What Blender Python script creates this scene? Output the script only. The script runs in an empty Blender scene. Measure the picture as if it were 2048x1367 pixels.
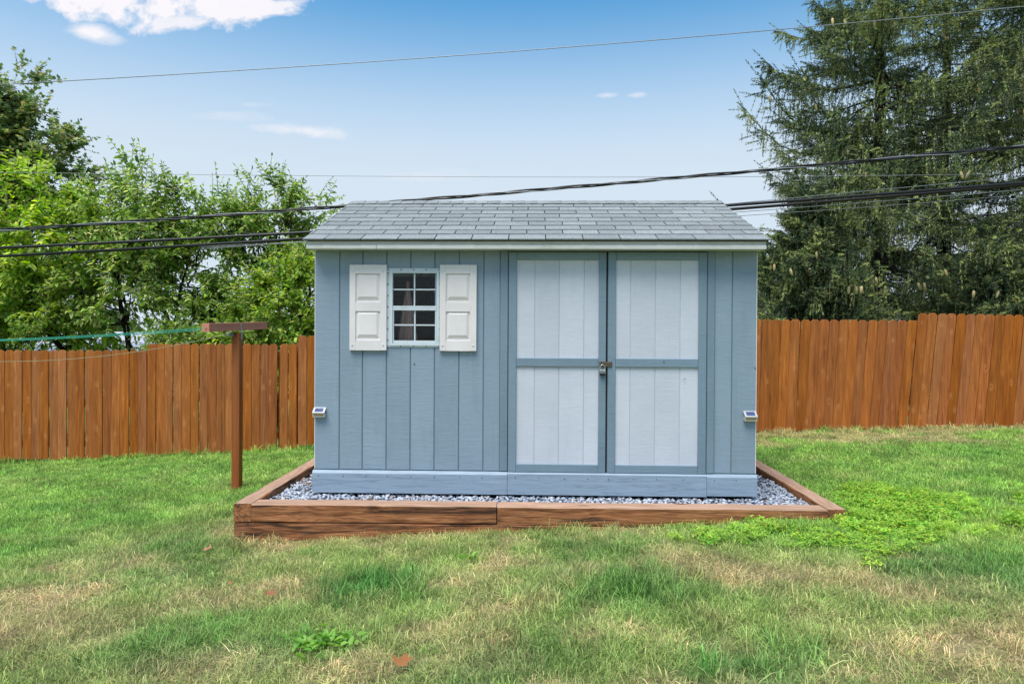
import bpy, math, random
import numpy as np
from mathutils import Vector, Matrix

random.seed(7)
rng = np.random.default_rng(11)
R = math.radians
SC = bpy.context.scene
COL = SC.collection

# ------------------------------------------------------------------ camera
cam_d = bpy.data.cameras.new('camera')
cam = bpy.data.objects.new('camera', cam_d)
COL.objects.link(cam)
cam_d.sensor_width = 36.0
cam_d.lens = 23.99
cam_d.clip_start = 0.05
cam_d.clip_end = 3000
yaw, pitch, roll = -0.0317, -0.0084, 0.0052
_f = Vector((math.sin(yaw)*math.cos(pitch), math.cos(yaw)*math.cos(pitch), math.sin(pitch)))
_r = Vector((math.cos(yaw), -math.sin(yaw), 0))
_u = _r.cross(_f)
_r2 = math.cos(roll)*_r + math.sin(roll)*_u
_u2 = -math.sin(roll)*_r + math.cos(roll)*_u
cam.matrix_world = Matrix(((_r2.x, _u2.x, -_f.x, 0.0014), (_r2.y, _u2.y, -_f.y, -5.7629), (_r2.z, _u2.z, -_f.z, 1.1388), (0, 0, 0, 1)))
SC.camera = cam

# ------------------------------------------------------------------ world: physical sky with a few fair-weather clouds
SUN_EL, SUN_AZ = R(66), R(-152)          # azimuth measured from +Y towards +X
world = bpy.data.worlds.new('World')
SC.world = world
world.use_nodes = True
wt = world.node_tree
wt.nodes.clear()
wn, wl = wt.nodes, wt.links


def wmath(op, a, b=None, c=None, clamp=False):
    n = wn.new('ShaderNodeMath'); n.operation = op; n.use_clamp = clamp
    for i, v in enumerate((a, b, c)):
        if v is None: continue
        if isinstance(v, (int, float)): n.inputs[i].default_value = v
        else: wl.new(v, n.inputs[i])
    return n.outputs[0]


sky = wn.new('ShaderNodeTexSky')
sky.sky_type = 'NISHITA'
sky.sun_disc = False
sky.sun_elevation = SUN_EL
sky.sun_rotation = SUN_AZ
sky.air_density = 1.0
sky.dust_density = 1.2
sky.ozone_density = 1.6
hsv = wn.new('ShaderNodeHueSaturation')
hsv.inputs['Saturation'].default_value = 1.40
hsv.inputs['Hue'].default_value = 0.485
hsv.inputs['Value'].default_value = 0.99
wl.new(sky.outputs[0], hsv.inputs['Color'])
tc = wn.new('ShaderNodeTexCoord')
sep = wn.new('ShaderNodeSeparateXYZ'); wl.new(tc.outputs['Generated'], sep.inputs[0])
ydir = wmath('MAXIMUM', sep.outputs['Y'], 0.02)
uu = wmath('DIVIDE', sep.outputs['X'], ydir)
vv = wmath('DIVIDE', sep.outputs['Z'], ydir)
comb = wn.new('ShaderNodeCombineXYZ'); wl.new(uu, comb.inputs[0]); wl.new(vv, comb.inputs[1])


def wnoise(scale, detail, rough, stretch=(1, 1, 1), off=(0, 0, 0)):
    mp = wn.new('ShaderNodeMapping'); mp.inputs['Scale'].default_value = stretch; mp.inputs['Location'].default_value = off
    wl.new(comb.outputs[0], mp.inputs[0])
    n = wn.new('ShaderNodeTexNoise'); n.inputs['Scale'].default_value = scale
    n.inputs['Detail'].default_value = detail; n.inputs['Roughness'].default_value = rough
    wl.new(mp.outputs[0], n.inputs['Vector'])
    return n.outputs[0]


NA = wnoise(9, 9, 0.62, (1, 1.25, 1))
NB = wnoise(22, 8, 0.6, (1, 1.9, 1), (3, 1, 0))
NC = wnoise(14, 6, 0.6, (1, 3.5, 1), (7, 4, 0))


def blob(cu, cv, ru, rv, rot, noise, amt, edge, dens):
    """soft elliptical cloud patch in the sky, its rim broken up by noise"""
    du = wmath('SUBTRACT', uu, cu); dv = wmath('SUBTRACT', vv, cv)
    a = wmath('ADD', wmath('MULTIPLY', du, math.cos(rot)), wmath('MULTIPLY', dv, math.sin(rot)))
    b = wmath('SUBTRACT', wmath('MULTIPLY', dv, math.cos(rot)), wmath('MULTIPLY', du, math.sin(rot)))
    a = wmath('DIVIDE', a, ru); b = wmath('DIVIDE', b, rv)
    d = wmath('SQRT', wmath('ADD', wmath('MULTIPLY', a, a), wmath('MULTIPLY', b, b)))
    nn = wmath('MULTIPLY', wmath('SUBTRACT', noise, 0.5), amt)
    m = wmath('SUBTRACT', 1.0, wmath('ADD', d, nn))
    m = wmath('DIVIDE', m, edge, clamp=True)
    return wmath('MULTIPLY', m, dens)


CLOUDS = [
    (-0.575, 0.508, 0.13, 0.046, -0.04, NA, 4.6, 0.5, 0.97),
    (-0.460, 0.486, 0.10, 0.038, 0.02, NA, 4.8, 0.55, 0.95),
    (-0.700, 0.515, 0.050, 0.022, 0.10, NB, 2.6, 0.55, 0.92),
    (-0.385, 0.480, 0.055, 0.020, 0.20, NB, 2.8, 0.65, 0.90),
    (-0.53, 0.462, 0.06, 0.018, 0.05, NB, 2.8, 0.7, 0.85),
    (-0.57, 0.60, 0.30, 0.08, 0.0, NA, 3.0, 0.5, 0.95),
    (-0.657, 0.447, 0.050, 0.0165, -0.22, NB, 1.1, 0.7, 0.95),
    (-0.34, 0.302, 0.085, 0.010, -0.10, NB, 2.6, 1.0, 0.62),
    (-0.45, 0.325, 0.07, 0.008, -0.05, NC, 3.0, 1.2, 0.30),
    (-0.42, 0.340, 0.03, 0.005, 0.0, NC, 2.4, 1.2, 0.32),
    (0.105, 0.351, 0.018, 0.0045, 0.05, NB, 1.8, 1.1, 0.55),
    (0.148, 0.351, 0.018, 0.0055, 0.05, NB, 1.8, 1.1, 0.62),
    (-0.16, 0.235, 0.07, 0.010, 0.0, NC, 3.0, 1.5, 0.30),
]
tot = None
for cdef in CLOUDS:
    m = blob(*cdef)
    tot = m if tot is None else wmath('MAXIMUM', tot, m)
front = wmath('GREATER_THAN', sep.outputs['Y'], 0.05)
tot = wmath('MULTIPLY', tot, front)
hz = wn.new('ShaderNodeMapRange'); hz.interpolation_type = 'SMOOTHSTEP'
wl.new(sep.outputs['Z'], hz.inputs[0])
for i_, q_ in enumerate((0.485, 0.20, 0.0, 0.97)): hz.inputs[1+i_].default_value = q_
hmix = wn.new('ShaderNodeMix'); hmix.data_type = 'RGBA'
wl.new(hz.outputs[0], hmix.inputs['Factor']); wl.new(hsv.outputs[0], hmix.inputs['A'])
hmix.inputs['B'].default_value = (3.30, 3.80, 4.3, 1)
cmix = wn.new('ShaderNodeMix'); cmix.data_type = 'RGBA'
wl.new(tot, cmix.inputs['Factor'])
wl.new(hmix.outputs['Result'], cmix.inputs['A'])
cmix.inputs['B'].default_value = (4.75, 4.6, 4.75, 1)
bg = wn.new('ShaderNodeBackground')
bg.inputs['Strength'].default_value = 0.10
wl.new(cmix.outputs['Result'], bg.inputs['Color'])
wo = wn.new('ShaderNodeOutputWorld')
wl.new(bg.outputs[0], wo.inputs['Surface'])

# ------------------------------------------------------------------ sun (veiled: soft edged)
sd = bpy.data.lights.new('sun', 'SUN')
sd.energy = 2.2
sd.angle = R(38)
sd.color = (1.0, 0.95, 0.88)
sun = bpy.data.objects.new('sun', sd)
COL.objects.link(sun)
sdir = Vector((math.sin(SUN_AZ)*math.cos(SUN_EL), math.cos(SUN_AZ)*math.cos(SUN_EL), math.sin(SUN_EL)))
sun.rotation_euler = (-sdir).to_track_quat('-Z', 'Y').to_euler()
sun.location = sdir*30

SC.view_settings.view_transform = 'Standard'
SC.view_settings.look = 'None'
SC.view_settings.exposure = 1.06
SC.view_settings.gamma = 1.0
SC.render.engine = 'CYCLES'
SC.cycles.max_bounces = 8
SC.cycles.transparent_max_bounces = 12
SC.cycles.use_denoising = True

# ------------------------------------------------------------------ helpers


def lin(r, g, b):
    f = lambda c: (c/255/12.92) if c/255 <= 0.04045 else ((c/255+0.055)/1.055)**2.4
    return (f(r), f(g), f(b), 1.0)


class Mat:
    """small node-material builder"""
    def __init__(s, name, rough=0.7, spec=0.3):
        s.m = bpy.data.materials.new(name); s.m.use_nodes = True
        s.t = s.m.node_tree; s.n = s.t.nodes; s.l = s.t.links
        s.b = s.n['Principled BSDF']; s.out = s.n['Material Output']
        s.b.inputs['Roughness'].default_value = rough
        s.b.inputs['Specular IOR Level'].default_value = spec

    def put(s, v, sock):
        if isinstance(v, (int, float)): sock.default_value = v
        elif isinstance(v, tuple): sock.default_value = v
        else: s.l.new(v, sock)

    def math(s, op, a, b=0.0, clamp=False):
        n = s.n.new('ShaderNodeMath'); n.operation = op; n.use_clamp = clamp
        s.put(a, n.inputs[0]); s.put(b, n.inputs[1]); return n.outputs[0]

    def coord(s, scale=(1, 1, 1), which='Object', rand=True, off=(0, 0, 0)):
        if which == 'World': v = s.n.new('ShaderNodeNewGeometry').outputs['Position']
        else: v = s.n.new('ShaderNodeTexCoord').outputs[which]
        mp = s.n.new('ShaderNodeMapping'); mp.inputs['Scale'].default_value = scale; mp.inputs['Location'].default_value = off
        if rand:
            oi = s.n.new('ShaderNodeObjectInfo')
            sc = s.n.new('ShaderNodeVectorMath'); sc.operation = 'SCALE'; sc.inputs[0].default_value = (37, 53, 71)
            s.l.new(oi.outputs['Random'], sc.inputs['Scale'])
            ad = s.n.new('ShaderNodeVectorMath'); ad.operation = 'ADD'
            s.l.new(v, ad.inputs[0]); s.l.new(sc.outputs[0], ad.inputs[1]); v = ad.outputs[0]
        s.l.new(v, mp.inputs[0]); return mp.outputs[0]

    def noise(s, vec, scale, detail=4, rough=0.55, dist=0.0):
        n = s.n.new('ShaderNodeTexNoise'); n.inputs['Scale'].default_value = scale; n.inputs['Detail'].default_value = detail
        n.inputs['Roughness'].default_value = rough; n.inputs['Distortion'].default_value = dist
        s.l.new(vec, n.inputs['Vector']); return n.outputs[0]

    def vor(s, vec, scale, feat='F1', out='Distance', rnd=1.0):
        n = s.n.new('ShaderNodeTexVoronoi'); n.feature = feat; n.inputs['Scale'].default_value = scale
        n.inputs['Randomness'].default_value = rnd
        s.l.new(vec, n.inputs['Vector']); return n.outputs[out]

    def ramp(s, fac, stops):
        n = s.n.new('ShaderNodeValToRGB'); e = n.color_ramp.elements
        while len(e) < len(stops): e.new(0.5)
        for q, (p, c) in zip(e, stops): q.position = p; q.color = c if len(c) == 4 else (*c, 1)
        s.l.new(fac, n.inputs[0]); return n.outputs[0]

    def map(s, v, a, b, c=0.0, d=1.0):
        n = s.n.new('ShaderNodeMapRange'); s.put(v, n.inputs[0])
        for i, q in enumerate((a, b, c, d)): n.inputs[1+i].default_value = q
        return n.outputs[0]

    def mix(s, fac, a, b, mode='MIX'):
        n = s.n.new('ShaderNodeMix'); n.data_type = 'RGBA'; n.blend_type = mode
        s.put(fac, n.inputs['Factor']); s.put(a, n.inputs['A']); s.put(b, n.inputs['B']); return n.outputs['Result']

    def hsv(s, col, h=0.5, sat=1.0, val=1.0):
        n = s.n.new('ShaderNodeHueSaturation')
        s.put(h, n.inputs['Hue']); s.put(sat, n.inputs['Saturation']); s.put(val, n.inputs['Value']); s.put(col, n.inputs['Color'])
        return n.outputs[0]

    def rand(s):
        return s.n.new('ShaderNodeObjectInfo').outputs['Random']

    def wn1(s, v, seed):
        """a second random number out of the object's own"""
        n = s.n.new('ShaderNodeTexWhiteNoise'); n.noise_dimensions = '1D'
        s.l.new(s.math('ADD', s.math('MULTIPLY', v, 91.7), seed), n.inputs['W']); return n.outputs['Value']

    def attr(s, name, typ='GEOMETRY', out='Color'):
        n = s.n.new('ShaderNodeAttribute'); n.attribute_name = name; n.attribute_type = typ; return n.outputs[out]

    def bump(s, h, strength=0.3, dist=0.01):
        n = s.n.new('ShaderNodeBump'); n.inputs['Strength'].default_value = strength; n.inputs['Distance'].default_value = dist
        s.l.new(h, n.inputs['Height'])
        s.l.new(n.outputs[0], s.b.inputs['Normal']); return n.outputs[0]

    def base(s, c): s.put(c, s.b.inputs['Base Color']); return s

    def translucent(s, col, fac):
        tr = s.n.new('ShaderNodeBsdfTranslucent'); s.put(col, tr.inputs['Color'])
        mx = s.n.new('ShaderNodeMixShader'); mx.inputs[0].default_value = fac
        s.l.new(s.b.outputs[0], mx.inputs[1]); s.l.new(tr.outputs[0], mx.inputs[2])
        s.l.new(mx.outputs[0], s.out.inputs['Surface'])


class MB:
    """collects faces for one mesh"""
    def __init__(s): s.v = []; s.f = []; s.mi = []

    def add(s, vs, fs, mi=0):
        o = len(s.v); s.v += [tuple(v) for v in vs]
        for f in fs: s.f.append(tuple(i+o for i in f)); s.mi.append(mi)

    def box(s, x0, x1, y0, y1, z0, z1, c=0.0, mi=0, top_mi=None):
        """box with chamfered edges"""
        if c <= 0:
            vs = [(x, y, z) for x in (x0, x1) for y in (y0, y1) for z in (z0, z1)]
            fs = [(0, 1, 3, 2), (4, 6, 7, 5), (0, 4, 5, 1), (2, 3, 7, 6), (0, 2, 6, 4), (1, 5, 7, 3)]
            s.add(vs, fs, mi); return
        vs = []; idx = {}
        X, Yy, Z = (x0, x1), (y0, y1), (z0, z1)
        for i in (0, 1):
            for j in (0, 1):
                for k in (0, 1):
                    sx, sy, sz = (1-2*i)*c, (1-2*j)*c, (1-2*k)*c
                    idx[i, j, k, 0] = len(vs); vs.append((X[i], Yy[j]+sy, Z[k]+sz))
                    idx[i, j, k, 1] = len(vs); vs.append((X[i]+sx, Yy[j], Z[k]+sz))
                    idx[i, j, k, 2] = len(vs); vs.append((X[i]+sx, Yy[j]+sy, Z[k]))
        fs = []
        ctr = ((x0+x1)/2, (y0+y1)/2, (z0+z1)/2)

        def face(*q):
            a, b, d = (Vector(vs[q[0]]), Vector(vs[q[1]]), Vector(vs[q[2]]))
            n = (b-a).cross(d-a)
            mid = sum((Vector(vs[t]) for t in q), Vector())/len(q)
            if n.dot(mid-Vector(ctr)) < 0: q = q[::-1]
            fs.append(q)
        for i in (0, 1):
            face(*[idx[i, j, k, 0] for j, k in ((0, 0), (1, 0), (1, 1), (0, 1))])
            face(*[idx[j, i, k, 1] for j, k in ((0, 0), (1, 0), (1, 1), (0, 1))])
            face(*[idx[j, k, i, 2] for j, k in ((0, 0), (1, 0), (1, 1), (0, 1))])
        for a in (0, 1):
            for b in (0, 1):
                face(idx[a, b, 0, 0], idx[a, b, 1, 0], idx[a, b, 1, 1], idx[a, b, 0, 1])
                face(idx[a, 0, b, 0], idx[a, 1, b, 0], idx[a, 1, b, 2], idx[a, 0, b, 2])
                face(idx[0, a, b, 1], idx[1, a, b, 1], idx[1, a, b, 2], idx[0, a, b, 2])
        for i in (0, 1):
            for j in (0, 1):
                for k in (0, 1):
                    face(idx[i, j, k, 0], idx[i, j, k, 1], idx[i, j, k, 2])
        s.add(vs, fs, mi)
        if top_mi is not None:
            for q in range(len(s.f)-len(fs), len(s.f)):
                a, b, d = (Vector(s.v[t]) for t in s.f[q][:3])
                if (b-a).cross(d-a).normalized().z > 0.8: s.mi[q] = top_mi

    def tube(s, pts, rad, n=6, cap=True, mi=0):
        pts = [Vector(p) for p in pts]
        if not isinstance(rad, (list, tuple)): rad = [rad]*len(pts)
        vs = []; fs = []
        ref = Vector((0, 0, 1))
        for i, p in enumerate(pts):
            t = (pts[min(i+1, len(pts)-1)]-pts[max(i-1, 0)])
            if t.length < 1e-9: t = Vector((0, 0, 1))
            t.normalize()
            rf = ref if abs(t.dot(ref)) < 0.95 else Vector((0, 1, 0))
            a = t.cross(rf).normalized(); b = a.cross(t)
            for k in range(n):
                an = 2*math.pi*k/n
                vs.append(p + (a*math.cos(an)+b*math.sin(an))*rad[i])
        for i in range(len(pts)-1):
            for k in range(n):
                fs.append((i*n+k, i*n+(k+1) % n, (i+1)*n+(k+1) % n, (i+1)*n+k))
        if cap:
            fs.append(tuple(range(n))[::-1]); fs.append(tuple((len(pts)-1)*n+k for k in range(n)))
        s.add(vs, fs, mi)

    def build(s, name, mats, parent=None, origin=None, smooth=False, rot=None):
        v = np.array(s.v, dtype=float)
        if origin is None: origin = (v.min(0)+v.max(0))/2
        origin = np.array(origin, dtype=float)
        me = bpy.data.meshes.new(name)
        me.from_pydata((v-origin).tolist(), [], s.f)
        for m in (mats if isinstance(mats, (list, tuple)) else [mats]): me.materials.append(m.m if isinstance(m, Mat) else m)
        if any(s.mi): me.polygons.foreach_set('material_index', s.mi)
        if smooth: me.polygons.foreach_set('use_smooth', [True]*len(me.polygons))
        me.update()
        return link(name, me, parent, origin)


WORLD_POS = {}


def link(name, data, parent=None, origin=(0, 0, 0)):
    o = bpy.data.objects.new(name, data)
    COL.objects.link(o)
    p = Vector((0, 0, 0))
    if parent is not None:
        o.parent = parent; p = Vector(WORLD_POS[parent.name])
    o.location = Vector(origin)-p
    WORLD_POS[o.name] = tuple(origin)
    return o


def thing(name, label, cat, loc, group=None):
    o = link(name, None, None, loc)
    o.empty_display_size = 0.1
    return tag(o, label, cat, group)


def tag(o, label=None, cat=None, group=None, kind=None):
    if label: o['label'] = label
    if cat: o['category'] = cat
    if group: o['group'] = group
    if kind: o['kind'] = kind
    return o


def np_mesh(name, V, tris=None, quads=None, mats=(), parent=None, origin=(0, 0, 0), cols=None, smooth=False):
    """fast mesh out of numpy arrays (all triangles or all quads); cols: per-vertex colour"""
    F = tris if tris is not None else quads
    k = F.shape[1]
    me = bpy.data.meshes.new(name)
    me.vertices.add(len(V)); me.vertices.foreach_set('co', (V-np.array(origin)).astype(np.float32).ravel())
    me.loops.add(F.size); me.loops.foreach_set('vertex_index', F.astype(np.int32).ravel())
    me.polygons.add(len(F)); me.polygons.foreach_set('loop_start', np.arange(0, F.size, k, dtype=np.int32))
    if smooth: me.polygons.foreach_set('use_smooth', np.ones(len(F), dtype=bool))
    for m in mats: me.materials.append(m.m if isinstance(m, Mat) else m)
    if cols is not None:
        ca = me.color_attributes.new('tint', 'FLOAT_COLOR', 'POINT')
        c4 = np.ones((len(V), 4), dtype=np.float32); c4[:, :3] = cols
        ca.data.foreach_set('color', c4.ravel())
    me.update(calc_edges=True)
    return link(name, me, parent, origin)


def unit(a): return a/np.maximum(np.linalg.norm(a, axis=-1, keepdims=True), 1e-9)


def stamp(tv, tf, B, X, Yv, Z, sx, sy, sz):
    """copies a template (k,3) at bases B with axes X,Y,Z and per-copy scales -> verts, faces"""
    n, k = len(B), len(tv)
    V = (B[:, None, :] + tv[None, :, 0, None]*X[:, None, :]*sx[:, None, None]
         + tv[None, :, 1, None]*Yv[:, None, :]*sy[:, None, None] + tv[None, :, 2, None]*Z[:, None, :]*sz[:, None, None])
    F = tf[None, :, :] + (np.arange(n)*k)[:, None, None]
    return V.reshape(-1, 3), F.reshape(-1, tf.shape[1])


def vnoise(x, y, s, seed):
    """smooth value noise in numpy, 0..1"""
    x = np.asarray(x)*s+1000+seed*17.3; y = np.asarray(y)*s+1000+seed*5.1
    xi, yi = np.floor(x).astype(int), np.floor(y).astype(int); fx, fy = x-xi, y-yi
    fx = fx*fx*(3-2*fx); fy = fy*fy*(3-2*fy)
    h = lambda a, b: np.modf(np.abs(np.sin(a*127.1+b*311.7+seed*74.7)*43758.5453))[0]
    return (h(xi, yi)*(1-fx)+h(xi+1, yi)*fx)*(1-fy)+(h(xi, yi+1)*(1-fx)+h(xi+1, yi+1)*fx)*fy


def fbm(x, y, s, seed):
    return (vnoise(x, y, s, seed)*0.5+vnoise(x, y, s*2.1, seed+1)*0.3+vnoise(x, y, s*4.3, seed+2)*0.2)


def ss(a, b, x):
    t = np.clip((x-a)/(b-a), 0, 1); return t*t*(3-2*t)


GX = [-60, -20, -8.75, -3.8, -2.3, 0, 2.3, 3.6, 7.7, 20, 60]
GZ = [-2.0, -1.45, -.83, -.535, -.475, -.343, -.252, -.19, -.05, .15, .3]


def gh(x, y):
    """height of the lawn"""
    x = np.asarray(x, float); y = np.asarray(y, float)
    return np.interp(x, GX, GZ) - .034*(np.clip(y, -12, 8)+.6)


# ------------------------------------------------------------------ materials
def siding_mat(name, col, hi, bmp=.42):
    m = Mat(name, 0.55, 0.35)
    v = m.coord((1, 1, 1)); vs = m.coord((7, 7, 58)); vg = m.coord((34, 34, 2.2))
    rip = m.noise(vs, 1.0, 5, 0.65, 0.6)
    grain = m.noise(vg, 1.0, 4, 0.6, 1.2)
    big = m.noise(v, 1.7, 3)
    c = m.mix(m.map(big, .3, .7), col, hi)
    c = m.hsv(c, 0.5, 1.0, m.map(rip, .25, .75, .95, 1.045))
    c = m.hsv(c, 0.5, 1.0, m.map(m.wn1(m.rand(), 3.0), 0, 1, .96, 1.04))
    grime = m.map(m.noise(m.coord((5, 5, .8), 'World', False), 2.2, 6, 0.7), .52, .78)
    c = m.mix(m.math('MULTIPLY', grime, .22 if bmp > .3 else .07), c, lin(96, 102, 92))
    m.base(c)
    h = m.math('ADD', m.math('MULTIPLY', rip, 1.0), m.math('MULTIPLY', grain, .35))
    m.bump(h, bmp, 0.006)
    return m


M = {}
M['blue'] = siding_mat('blue grey painted siding', lin(129, 148, 163), lin(138, 157, 171))
M['bluetrim'] = siding_mat('blue grey painted trim', lin(112, 134, 149), lin(122, 143, 157))
M['white_panel'] = siding_mat('pale grey painted panel', lin(186, 193, 203), lin(197, 203, 212), .28)

m = Mat('painted skirt board', .55, .35)
v = m.coord((1.3, 9, 16)); g = m.noise(v, 1.4, 6, .65, 2.2)
c = m.ramp(g, [(.25, lin(108, 126, 143)), (.48, lin(138, 157, 173)), (.75, lin(150, 169, 184))])
chip = m.map(m.noise(m.coord((3.0, 6, 11)), 1.6, 5, .7), .675, .70)
c = m.mix(m.math('MULTIPLY', chip, .75), c, lin(150, 118, 92))
knot = m.map(m.vor(m.coord((2.4, 5, 7)), 1.0), .06, .02)
c = m.mix(m.math('MULTIPLY', knot, .7), c, lin(96, 100, 104))
m.base(c); m.bump(g, .35, .008); M['skirt'] = m

m = Mat('white vinyl', .38, .45)
c = m.mix(m.map(m.noise(m.coord((2, 2, 2)), 2.0, 4), .35, .7), lin(218, 213, 211), lin(228, 223, 221))
m.base(c); M['vinyl'] = m

m = Mat('white aluminium window frame', .35, .5)
c = m.mix(m.map(m.noise(m.coord((3, 3, 3)), 3.0, 4), .5, .75), lin(200, 211, 216), lin(186, 196, 198))
m.base(c); M['winframe'] = m

m = Mat('weathered off white fascia', .55, .3)
v = m.coord((1, 1, 1), 'World', False)
alg = m.map(m.noise(m.coord((3.2, 3, 9), 'World', False), 1.5, 6, .65), .5, .75)
c = m.mix(m.math('MULTIPLY', alg, .55), lin(196, 199, 194), lin(140, 146, 118))
m.base(c); M['fascia'] = m

m = Mat('asphalt shingle', .9, .15)
v = m.coord((1, 1, 1))
sp = m.noise(v, 120, 4, .75)
bl = m.noise(v, 14, 4, .6)
c = m.ramp(sp, [(.3, lin(92, 98, 99)), (.5, lin(134, 140, 140)), (.72, lin(176, 181, 180))])
r1 = m.rand()
c = m.hsv(c, .5, 1.0, m.map(m.wn1(r1, 1.0), 0, 1, .84, 1.10))
c = m.hsv(c, .5, 1.0, m.map(bl, .3, .7, .92, 1.06))
alg = m.map(m.noise(m.coord((1.6, 1.6, 1.6), 'World', False), 1.0, 6, .7), .60, .74)
c = m.mix(m.math('MULTIPLY', alg, .30), c, lin(84, 96, 86))
m.base(c); m.bump(sp, .6, .004); M['shingle'] = m

m = Mat('dark roofing felt', .95, .1); m.base(lin(44, 48, 50)); M['felt'] = m
m = Mat('dark interior boards', .85, .1)
m.base(m.ramp(m.noise(m.coord((4, 4, 40)), 1, 4), [(.3, lin(104, 102, 106)), (.7, lin(136, 134, 138))])); M['inside'] = m

# stained cedar pickets
m = Mat('stained cedar picket', .62, .25)
v = m.coord((26, 26, 1.6)); grain = m.noise(v, 1.0, 6, .6, .8)
fine = m.noise(m.coord((90, 90, 3.0)), 1.0, 3, .6)
r1 = m.rand()
a = m.ramp(grain, [(.22, lin(108, 58, 22)), (.42, lin(148, 84, 36)), (.58, lin(166, 98, 44)), (.8, lin(188, 120, 62))])
c = m.hsv(a, m.map(m.wn1(r1, 1.0), 0, 1, .498, .503), m.map(m.wn1(r1, 2.0), 0, 1, .95, 1.05), m.map(m.wn1(r1, 5.0), 0, 1, .84, 1.12))
bl = m.noise(m.coord((2.4, 2.4, .9)), 1.6, 4, .6)
c = m.hsv(c, .5, 1.0, m.map(bl, .3, .7, .86, 1.12))
kd = m.vor(m.coord((6.2, 6.2, 3.0)), 1.0, 'F1', 'Distance')
kw = m.math('ADD', kd, m.map(m.noise(m.coord((30, 30, 16)), 1.0, 4, .6), .3, .7, -.07, .07)); halo = m.map(kw, .23, .06); core = m.map(kw, .035, .015)
c = m.mix(m.math('MULTIPLY', halo, .48), c, lin(194, 132, 80))
c = m.mix(m.math('MULTIPLY', core, .8), c, lin(70, 38, 20))
drk = m.map(m.noise(m.coord((7, 7, 1.0)), 1.0, 5, .65), .66, .80)
c = m.mix(m.math('MULTIPLY', drk, .45), c, lin(84, 48, 26))
m.base(c); m.bump(m.math('ADD', grain, m.math('MULTIPLY', fine, .6)), .35, .006); M['picket'] = m

m = Mat('stained post', .5, .35)
v = m.coord((20, 20, 1.2)); grain = m.noise(v, 1.0, 5, .6, .8)
c = m.ramp(grain, [(.25, lin(112, 60, 25)), (.5, lin(146, 82, 38)), (.8, lin(168, 100, 52))])
m.base(c); m.bump(grain, .25, .005); M['post'] = m
m = Mat('red brown painted beam', .5, .35)
grain = m.noise(m.coord((20, 2, 20)), 1.0, 5, .6)
m.base(m.ramp(grain, [(.25, lin(182, 116, 92)), (.75, lin(208, 142, 116))])); M['beam'] = m


def timber_mat(name, stops, streak, bump):
    m = Mat(name, .75, .2)
    v = m.coord((1.9, 17, 17)); g = m.noise(v, 1.2, 7, .62, 1.6)
    rings = m.noise(m.coord((1.0, 8, 10)), 1.6, 4, .55, 3.0)
    mixv = m.math('ADD', m.math('MULTIPLY', g, .55), m.math('MULTIPLY', rings, .45))
    c = m.ramp(mixv, stops)
    bl = m.map(m.noise(m.coord((.6, 5.0, 9)), 1.3, 7, .68, 1.6), .50, .62)
    c = m.mix(m.math('MULTIPLY', bl, streak), c, lin(46, 36, 32))
    kd = m.vor(m.coord((2.2, 7, 7)), 1.0)
    c = m.mix(m.math('MULTIPLY', m.map(kd, .16, .05), .85), c, lin(58, 34, 22))
    crack = m.map(m.noise(m.coord((.8, 34, 34)), 1.0, 4, .6, .4), .66, .70)
    c = m.mix(m.math('MULTIPLY', crack, .55), c, lin(70, 46, 34))
    fib = m.noise(m.coord((2.5, 70, 70)), 1.0, 3, .6)
    c = m.hsv(c, .5, 1.0, m.map(fib, .3, .7, .80, 1.16))
    m.base(c)
    m.bump(m.math('SUBTRACT', mixv, m.math('MULTIPLY', crack, .7)), bump, .02)
    return m


M['timber'] = timber_mat('treated timber', [(.25, lin(82, 50, 32)), (.43, lin(134, 86, 54)), (.57, lin(168, 114, 76)), (.8, lin(194, 144, 106))], .9, .7)
M['timber_top'] = timber_mat('bleached sky lit timber', [(.25, lin(138, 104, 82)), (.45, lin(168, 134, 110)), (.6, lin(184, 152, 130)), (.8, lin(200, 172, 152))], .12, .5)  # slight bleaching, plus sky light on the tops put into the paler colour
m = Mat('weathered grey block', .85, .15)
g = m.noise(m.coord((6, 6, 22)), 1.4, 6, .65, .8)
m.base(m.ramp(g, [(.3, lin(62, 54, 48)), (.55, lin(112, 98, 86)), (.8, lin(146, 134, 122))])); m.bump(g, .5, .01); M['oldwood'] = m

m = Mat('crushed blue grey stone', .85, .2)
t = m.attr('tint')
sp = m.noise(m.coord((1, 1, 1), 'World', False), 120, 3, .6)
m.base(m.hsv(t, .5, 1.0, m.map(sp, .3, .7, .85, 1.12))); M['stone'] = m
m = Mat('stone dust', .95, .1); m.base(lin(88, 92, 100)); M['dust'] = m

m = Mat('galvanised steel', .45, .5); m.b.inputs['Metallic'].default_value = .8
m.base(lin(170, 175, 180)); M['zinc'] = m
m = Mat('rusty hasp steel', .6, .4); m.b.inputs['Metallic'].default_value = .5
m.base(m.ramp(m.noise(m.coord((60, 60, 60)), 1, 5, .7), [(.35, lin(66, 62, 58)), (.55, lin(108, 98, 84)), (.75, lin(142, 128, 104))])); M['hasp'] = m
m = Mat('brushed steel', .35, .5); m.b.inputs['Metallic'].default_value = .85; m.base(lin(150, 156, 156)); M['steel'] = m
m = Mat('chrome shackle', .2, .5); m.b.inputs['Metallic'].default_value = 1.0; m.base(lin(215, 214, 205)); M['chrome'] = m
m = Mat('black rubber', .7, .3); m.base(lin(36, 32, 36)); M['rubber'] = m
m = Mat('screw head', .5, .4); m.b.inputs['Metallic'].default_value = .4; m.base(lin(70, 76, 78)); M['screw'] = m
m = Mat('stainless lamp case', .3, .5); m.b.inputs['Metallic'].default_value = .35; m.base(lin(196, 198, 196)); M['lampcase'] = m
m = Mat('solar cell', .15, .6)
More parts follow.
